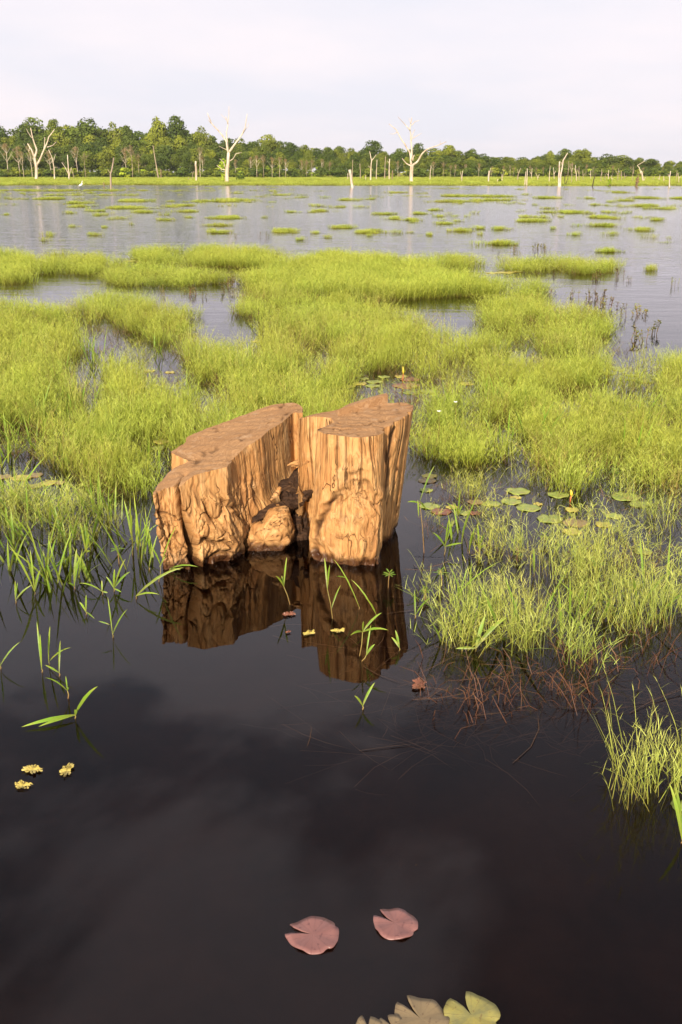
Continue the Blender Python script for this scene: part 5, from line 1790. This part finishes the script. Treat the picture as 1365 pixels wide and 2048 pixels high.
px_tree('dead_tree', (1054.5, 372), [(k4((524, 304), (526, 260), (527, 208)), 1.7, .8)], 'right taller one of two white snags close in the water', M['bleached'], GD)
px_tree('dead_tree', (1076, 363), [(k4((584, 278), (583, 255), (574, 236)), 1.2, .5), (k4((584, 262), (592, 238)), .8, .4)], 'small forked white snag right of the close water pair', M['bleached'], GD)
px_tree('dead_tree', (1099, 366), [(k4((645, 292), (647, 240), (651, 196)), 1.4, .6)], 'slim white snag left of the tall white pair', M['bleached'], GD)
px_tree('dead_tree', (1131, 371), [(k4((733, 300), (730, 270), (732, 225)), 1.5, .6), (k4((734, 298), (748, 260), (752, 230)), 1.2, .5)], 'blackened V shaped snag right of the tall white pair', M['dark_bark'], GD)
px_tree('dead_tree', (1186, 374), [(k4((878, 306), (886, 270), (900, 230)), 1.8, .9)], 'dark bare snag leaning right at the water edge', M['dark_bark'], GD)
px_tree('dead_tree', (1287, 365), [(k4((1156, 284), (1148, 235), (1142, 222)), 2.6, 1.6), (k4((1142, 240), (1132, 205), (1120, 192), (1158, 168)), 1.5, .5), (k4((1155, 280), (1166, 255)), 1.2, .6)], 'broken white dead tree with a snapped hanging top at the right', M['bleached'], GD)
px_tree('dead_tree', (1274, 374), [(k4((1120, 308), (1124, 270), (1130, 235)), 1.3, .5), (k4((1120, 300), (1112, 275)), .9, .4)], 'dark snag with brown leaf remnants in front of the snapped tree', M['brown_bark'], GD)
px_tree('dead_tree', (1340, 374), [(k4((1297, 308), (1296, 260), (1302, 222)), 2.2, .9), (k4((1297, 262), (1288, 238)), .9, .4)], 'white dead trunk in the water nearest the right edge', M['bleached'], GD)
GS = 'pale snags crowded before the right forest'
rs = random.Random(77)
for bx_, by_, ty_ in ((1063, 361, 336), (1136, 364, 322), (1143, 368, 325), (1154, 366, 330), (1158.5, 365, 332), (1167, 364, 340), (1182, 362, 341), (1202, 366, 338), (1210, 365, 348), (1224, 366, 351), (1235.5, 365, 336), (1244, 363, 342), (1265, 365, 333), (1307, 364, 352), (1328, 366, 352), (1352, 367, 341), (1359, 368, 346),
                      (1109, 362, 335), (1217, 363, 340), (1250, 363, 345), (1318, 364, 350)):
    t = rs.uniform(-3, 3)
    px_tree('dead_tree', (bx_, by_), [([(bx_, by_), (bx_ + t * .4, (by_ + ty_) / 2), (bx_ + t, ty_)], rs.uniform(0.9, 1.5), .5), ([(bx_ + t * .4, (by_ + ty_) / 2), (bx_ + rs.choice((-4, 4)), ty_ + 6)], .9, .3)],
            'pale bare snag in the crowd of trunks before the right forest', M[rs.choice(('bleached', 'grey_bark', 'grey_bark'))], GS)


# ------------------------------------------------------------------ forest
def crown_mesh(name, w, h, n, leaf, seed, mats, lobes=9, top=1.0):
    rs = np.random.default_rng(seed)
    L = []
    for k in range(lobes):
        a = rs.uniform(0, 6.283)
        q = rs.uniform(0.0, 0.62)
        L.append((np.array((w * .5 * q * math.cos(a), w * .5 * q * math.sin(a), h * rs.uniform(.16, .80))), w * rs.uniform(.19, .33), h * rs.uniform(.12, .22)))
    L.append((np.array((0, 0, h * .80 * top)), w * .22, h * .18))
    V, Fc, hh = [], [], []
    per = n // len(L)
    for c, rw, rh in L:
        bright = rs.uniform(0, 1)  # random tone per lobe, standing in for sunlit tops and dark gaps
        d = rs.normal(size=(per, 3))
        d /= np.linalg.norm(d, axis=1)[:, None]
        d[:, 2] = np.where(d[:, 2] < -.55, -d[:, 2], d[:, 2])
        rad = rs.uniform(.70, 1.08, per)
        P = c + d * rad[:, None] * np.array((rw, rw, rh))
        for p, dd in zip(P, d):
            nrm = dd + rs.normal(0, .55, 3)
            nrm /= np.linalg.norm(nrm)
            u = np.cross(nrm, rs.normal(size=3))
            u /= np.linalg.norm(u) + 1e-9
            v = np.cross(nrm, u)
            s = leaf * rs.uniform(.55, 1.25)
            i = len(V)
            V += [tuple(p - u * s * .5), tuple(p + v * s * .42 - nrm * s * .1), tuple(p + u * s * .5), tuple(p - v * s * .42 - nrm * s * .1)]
            Fc += [(i, i + 1, i + 2), (i, i + 2, i + 3)]
            hv = min(1, max(0, .6 * bright + .4 * rs.random()))
            hh += [hv] * 4
    return mk_mesh(name, V, Fc, mats, {'h': hh})


def trunk_mesh(name, ht, r, seed, mat, limbs=4):
    rs = random.Random(seed)
    b = MB()
    pts = [np.array((rs.uniform(-.3, .3) * (i > 0), rs.uniform(-.3, .3) * (i > 0), ht * i / 4 - (.6 if i == 0 else 0))) for i in range(5)]
    b.tube(pts, [r * 1.25, r, r * .85, r * .65, r * .4], 6)
    for k in range(limbs):
        i = rs.choice((2, 3))
        a = rs.uniform(0, 6.28)
        d = np.array((math.cos(a), math.sin(a), rs.uniform(.8, 1.6)))
        p = pts[i]
        l = ht * rs.uniform(.15, .3)
        b.tube([p, p + d * l * .5, p + d * l * np.array((1.1, 1.1, 1.1))], [r * .5, r * .35, r * .12], 5)
    return b.mesh(name, [mat], True)


# unit-ish trees, 20 m tall; scaled per copy
KIND = []
for i in range(7):
    w = (11.5, 10.0, 13.0, 9.5, 11.0, 12.5, 10.5)[i]
    ch = (18, 17, 17.5, 18.5, 17, 18, 17.5)[i]
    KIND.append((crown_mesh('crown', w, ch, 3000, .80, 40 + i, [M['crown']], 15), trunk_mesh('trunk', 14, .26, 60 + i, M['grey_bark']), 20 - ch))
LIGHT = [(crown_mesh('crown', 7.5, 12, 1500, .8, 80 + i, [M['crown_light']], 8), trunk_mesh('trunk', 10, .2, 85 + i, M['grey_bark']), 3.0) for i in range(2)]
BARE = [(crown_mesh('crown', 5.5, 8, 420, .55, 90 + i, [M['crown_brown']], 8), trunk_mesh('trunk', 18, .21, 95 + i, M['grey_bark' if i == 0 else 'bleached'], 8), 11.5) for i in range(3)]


def tree(name, kind, x, y, z, hgt, rz, wx, label, group, cat='tree'):
    cm, tm, z0 = kind
    root = empty(name, (x, y, z - .1), rz)
    s = hgt / 20.0
    root.scale = (s * wx, s * wx, s)
    link('trunk', tm, root)
    link('crown', cm, root).location = (0, 0, z0)
    tag(root, label, cat, group)
    return root


def px_to_h(py, Y, z):
    return at_y(682, py, Y)[2] - z


TOPX = [-200, 0, 40, 65, 110, 150, 180, 225, 240, 290, 315, 355, 400, 430, 500, 540, 600, 640, 700, 745, 800, 850, 890, 950, 1000, 1030, 1080, 1130, 1165, 1190, 1220, 1260, 1300, 1365, 1600]
TOPY = [240, 244, 250, 240, 243, 252, 243, 255, 252, 255, 244, 240, 258, 270, 276, 276, 284, 287, 294, 288, 297, 295, 297, 306, 311, 314, 310, 306, 305, 318, 315, 320, 324, 321, 320]
MARKS = [(-60, 'beyond the left edge'), (20, 'at the left edge'), (73, 'behind the large forked dead tree'), (138, 'behind the three pronged snag'), (222, 'behind the brown trunk in the water'), (319, 'behind the leaning brown snag'), (393, 'behind the thick branchless trunk'),
         (454, 'behind the tallest dead tree'), (545, 'midway between the two big dead trees'), (620, 'left of the leaning white stub'), (705, 'behind the leaning white stub'), (760, 'behind the slender grey snags'), (823, 'behind the lone big white dead tree'), (890, 'right of the lone white dead tree'),
         (978, 'behind the thick spurred trunk'), (1052, 'behind the close pair of water snags'), (1120, 'behind the tall white pair of trunks'), (1186, 'behind the dark leaning snag'), (1287, 'behind the snapped white tree'), (1345, 'at the right edge')]
ROWS = ['in the front row', 'in the second row', 'in the middle rows', 'in the rear rows', 'in the hindmost row']


def mark(px):
    return min(MARKS, key=lambda m: abs(m[0] - px))[1]


GF = 'trees of the far forest'
rs = random.Random(31)
cnt = 0
for row, (dY, frac, step) in enumerate(((0, .50, 21), (16, .66, 24), (36, .82, 25), (60, .95, 24), (85, 1.0, 26))):
    px = -60.0 + row * 7
    while px < 1430:
        jit = px + rs.uniform(-6, 6)
        far = np.interp(jit, [0, 700, 1365], [0, 10, 60])
        Y = 418 + far + dY + rs.uniform(-6, 6)
        X = at_y(jit, 300, Y)[0]
        z = bank_z(Y)
        full = px_to_h(np.interp(jit, TOPX, TOPY), Y, z)
        hgt = full * frac * rs.uniform(.84, 1.04)
        r = rs.random()
        if row == 0 and r < .16:
            tree('forest_tree', rs.choice(LIGHT), X, Y, z, hgt * rs.uniform(.7, 1.0), rs.uniform(0, 6.28), 1.1, 'bright yellow green forest tree ' + mark(jit), 'bright trees at the forest edge')
        else:
            tree('forest_tree', rs.choice(KIND), X, Y, z, hgt * (1.08 if jit > 850 else 1), rs.uniform(0, 6.28), rs.uniform(1.0, 1.35) * (1.1 if row < 2 else 1.0) * (1.6 if jit > 850 else 1),
                 'dark leafy tree %s, %s' % (ROWS[row], mark(jit)), GF)
        cnt += 1
        px += step * rs.uniform(.8, 1.2)
# emergent trees that stand above the line
for px, py, hw, lb in ((65, 232, 1.15, 'domed green tree rising above the forest at the far left'), (112, 235, 1.0, 'two crowned tall tree right of the far left dome'), (180, 233, 1.75, 'broadest dark tree crown above the left forest'),
                       (229, 241, .8, 'small pale crown poking up right of the broadest crown'), (256, 247, .8, 'low rounded crown left of the tall pair'), (316, 231, 1.0, 'left one of the two tallest peaked trees'), (354, 227, 1.15, 'tallest peaked tree of the whole forest'),
                       (404, 250, .8, 'dark round tree left of the tallest dead tree'), (541, 267, .9, 'peaked tree standing out right of the tallest dead tree'), (742, 279, 1.2, 'broad rounded tree left of the lone white dead tree'),
                       (840, 284, .8, 'small dark round crown behind the lone white dead tree'), (896, 288, .9, 'peaked tree right of the lone white dead tree'), (946, 296, .9, 'rounded tree in the middle of the right forest'), (1102, 299, .45, 'thin tree with a small tufted head'),
                       (1130, 295, .85, 'dark dense crown behind the hooked white trunk'), (1158, 297, .9, 'left half of the twin crowned pair at the right'), (1170, 296, .8, 'right half of the twin crowned pair at the right'), (1216, 306, 1.1, 'airy spreading crown above the right forest'),
                       (1248, 309, 1.1, 'wide loose crown right of the airy one'), (1282, 314, .9, 'dense crown behind the snapped white tree'), (1305, 316, 1.1, 'flat topped tree near the right edge')):
    Y = 470 + np.interp(px, [0, 700, 1365], [0, 10, 50])
    X, z = at_y(px, 300, Y)[0], bank_z(Y)
    hgt = px_to_h(py, Y, z)
    tree('forest_tree', KIND[int(px) % 7], X, Y, z, hgt, rs.uniform(0, 6.28), hw * 20 / hgt, lb, 'trees rising above the forest line')
# thin pale trunked trees in front
for px in (12, 35, 43, 60, 66, 98, 152, 168, 250, 262, 276, 399, 404, 470, 501, 513, 526, 544, 559, 571, 604, 613, 624, 644, 660, 797, 868, 889, 903, 912, 934, 960, 986, 1010, 1023, 1030, 1063, 1075, 1090, 1120, 1147, 1176, 1190, 1230, 1265, 1290, 1330):
    Y = 398 + np.interp(px, [0, 700, 1365], [0, 6, 46]) + rs.uniform(-5, 8)
    X, z = at_y(px, 300, Y)[0], bank_z(Y)
    full = px_to_h(np.interp(px, TOPX, TOPY), Y, z)
    tree('slender_tree', rs.choice(BARE), X, Y, z, full * rs.uniform(.48, .68), rs.uniform(0, 6.28), .9, 'slender pale trunk with thin brownish crown, ' + mark(px), 'slender trees along the forest front')

# undergrowth at the foot of the forest
b = MB()
ms = [crown_mesh('bush', 4.5, 3.2, 320, .55, 700 + i, [M['crown_light' if i == 0 else 'crown']], 5) for i in range(4)]
n = 520
px = RNG.uniform(-60, 1430, n)
Y = 404 + np.interp(px, [0, 700, 1365], [0, 8, 50]) + RNG.uniform(-6, 16, n)
P = np.array([(at_y(a, 300, y)[0], y, bank_z(y) - .2) for a, y in zip(px, Y)])
sc = RNG.uniform(.5, 1.25, n)
scatter('undergrowth', P, rvec(n), np.column_stack([sc * 1.3, sc * 1.3, sc]), RNG.choice(4, n, p=[.07, .31, .31, .31]), [unlinked('bush_%d' % i, m) for i, m in enumerate(ms)])


# single shrubs at the water's edge
def shrub(px, py, w, h, label, mat='crown', seed=0):
    p = at(px, py)
    z = bank_z(p[1]) if p[1] > 206 else 0
    mpp = (p[1] * _cp) / F
    root = empty('shrub', (p[0], p[1], z - .1))
    link('foliage', crown_mesh('foliage', w * mpp, h * mpp, 260, max(.3, w * mpp * .13), seed, [M[mat]], 6), root)
    b = MB()
    b.tube([(0, 0, -.3), (.05, 0, h * mpp * .5)], [.09, .05], 5)
    link('stem', b.mesh('stem', [M['brown_bark']]), root)
    tag(root, label, 'shrub', 'shrubs on the far shore')


shrub(485, 364, 24, 18, 'round dark green shrub right of the tallest dead tree', 'crown', 1)
shrub(449, 366, 30, 46, 'leafy green growth climbing the foot of the tallest dead tree', 'crown_light', 2)
shrub(1000, 367, 8, 8, 'small green bush between pale stubs on the right shore', 'crown', 3)
shrub(1219, 372, 9, 15, 'upright green shrub at the water edge on the right', 'crown_light', 4)
shrub(1274, 373, 10, 20, 'brownish green shrub in front of the snapped tree', 'crown_brown', 5)
shrub(258, 361, 20, 10, 'low bright bush at the left forest foot', 'crown_light', 6)

# wading bird
p = at(163, 381)
bird = empty('egret', (p[0], p[1], 0))
tag(bird, 'small white wading bird standing on the left lake grass', 'bird')
b = MB()
b.tube([(-.34, 0, .62), (-.24, 0, .66), (-.05, 0, .74), (.14, 0, .84), (.22, 0, .95), (.17, 0, 1.10), (.20, 0, 1.24), (.27, 0, 1.30), (.33, 0, 1.29)], [.02, .09, .15, .13, .06, .04, .035, .05, .02], 10)
link('body', b.mesh('body', [M['white']], True), bird)
b = MB()
b.tube([(.33, 0, 1.29), (.47, 0, 1.26)], [.018, .003], 6)
link('beak', b.mesh('beak', [M['bud_yellow']], True), bird)
for s in (-.05, .05):
    b = MB()
    b.tube([(0, s, .66), (-.03, s, .36), (.02, s, -.02)], [.02, .014, .013], 6)
    link('leg', b.mesh('leg', [M['bird_dark']], True), bird)

print('field tufts', n_field, 'forest', cnt)

# floating specks: pollen and bits of plant gathered among the stems
b = MB()
rs = random.Random(12)
for k in range(1230):
    if k < 900:
        px, py = rs.uniform(640, 1380), rs.gauss(1290, 110)
    elif k < 1200:
        px, py = rs.uniform(-20, 420), rs.gauss(1200, 90)
    else:
        px, py = rs.uniform(0, 1365), rs.uniform(1150, 2040)
    if py < 960:
        continue
    p = at(px, py, .003)
    r, a = rs.uniform(.001, .0032), rs.uniform(0, 6.28)
    ids = [b.v(p + np.array((r * math.cos(a + t) * rs.uniform(.5, 1.2), r * math.sin(a + t) * rs.uniform(.5, 1.2), 0)), rs.random()) for t in (0, 1.6, 3.1, 4.7)]
    b.F.append(tuple(ids))
tag(link('floating_specks', b.mesh('floating_specks', [M['straw']])), kind='stuff')

# ------------------------------------------------------------------ air
t = NT('haze')
pv = t.node('ShaderNodeVolumePrincipled', {'Color': (0.93, 0.94, 1.0, 1), 'Density': 0.00009, 'Anisotropy': 0.2})
t.l.new(pv.outputs[0], t.out.inputs['Volume'])
hv = [(x, y, z) for z in (-2.5, 45) for x, y in ((-2700, -60), (2700, -60), (2700, 2700), (-2700, 2700))]
hf = [(3, 2, 1, 0), (4, 5, 6, 7), (0, 1, 5, 4), (1, 2, 6, 5), (2, 3, 7, 6), (3, 0, 4, 7)]
tag(link('haze', mk_mesh('haze', hv, hf, [t.m])), kind='stuff')
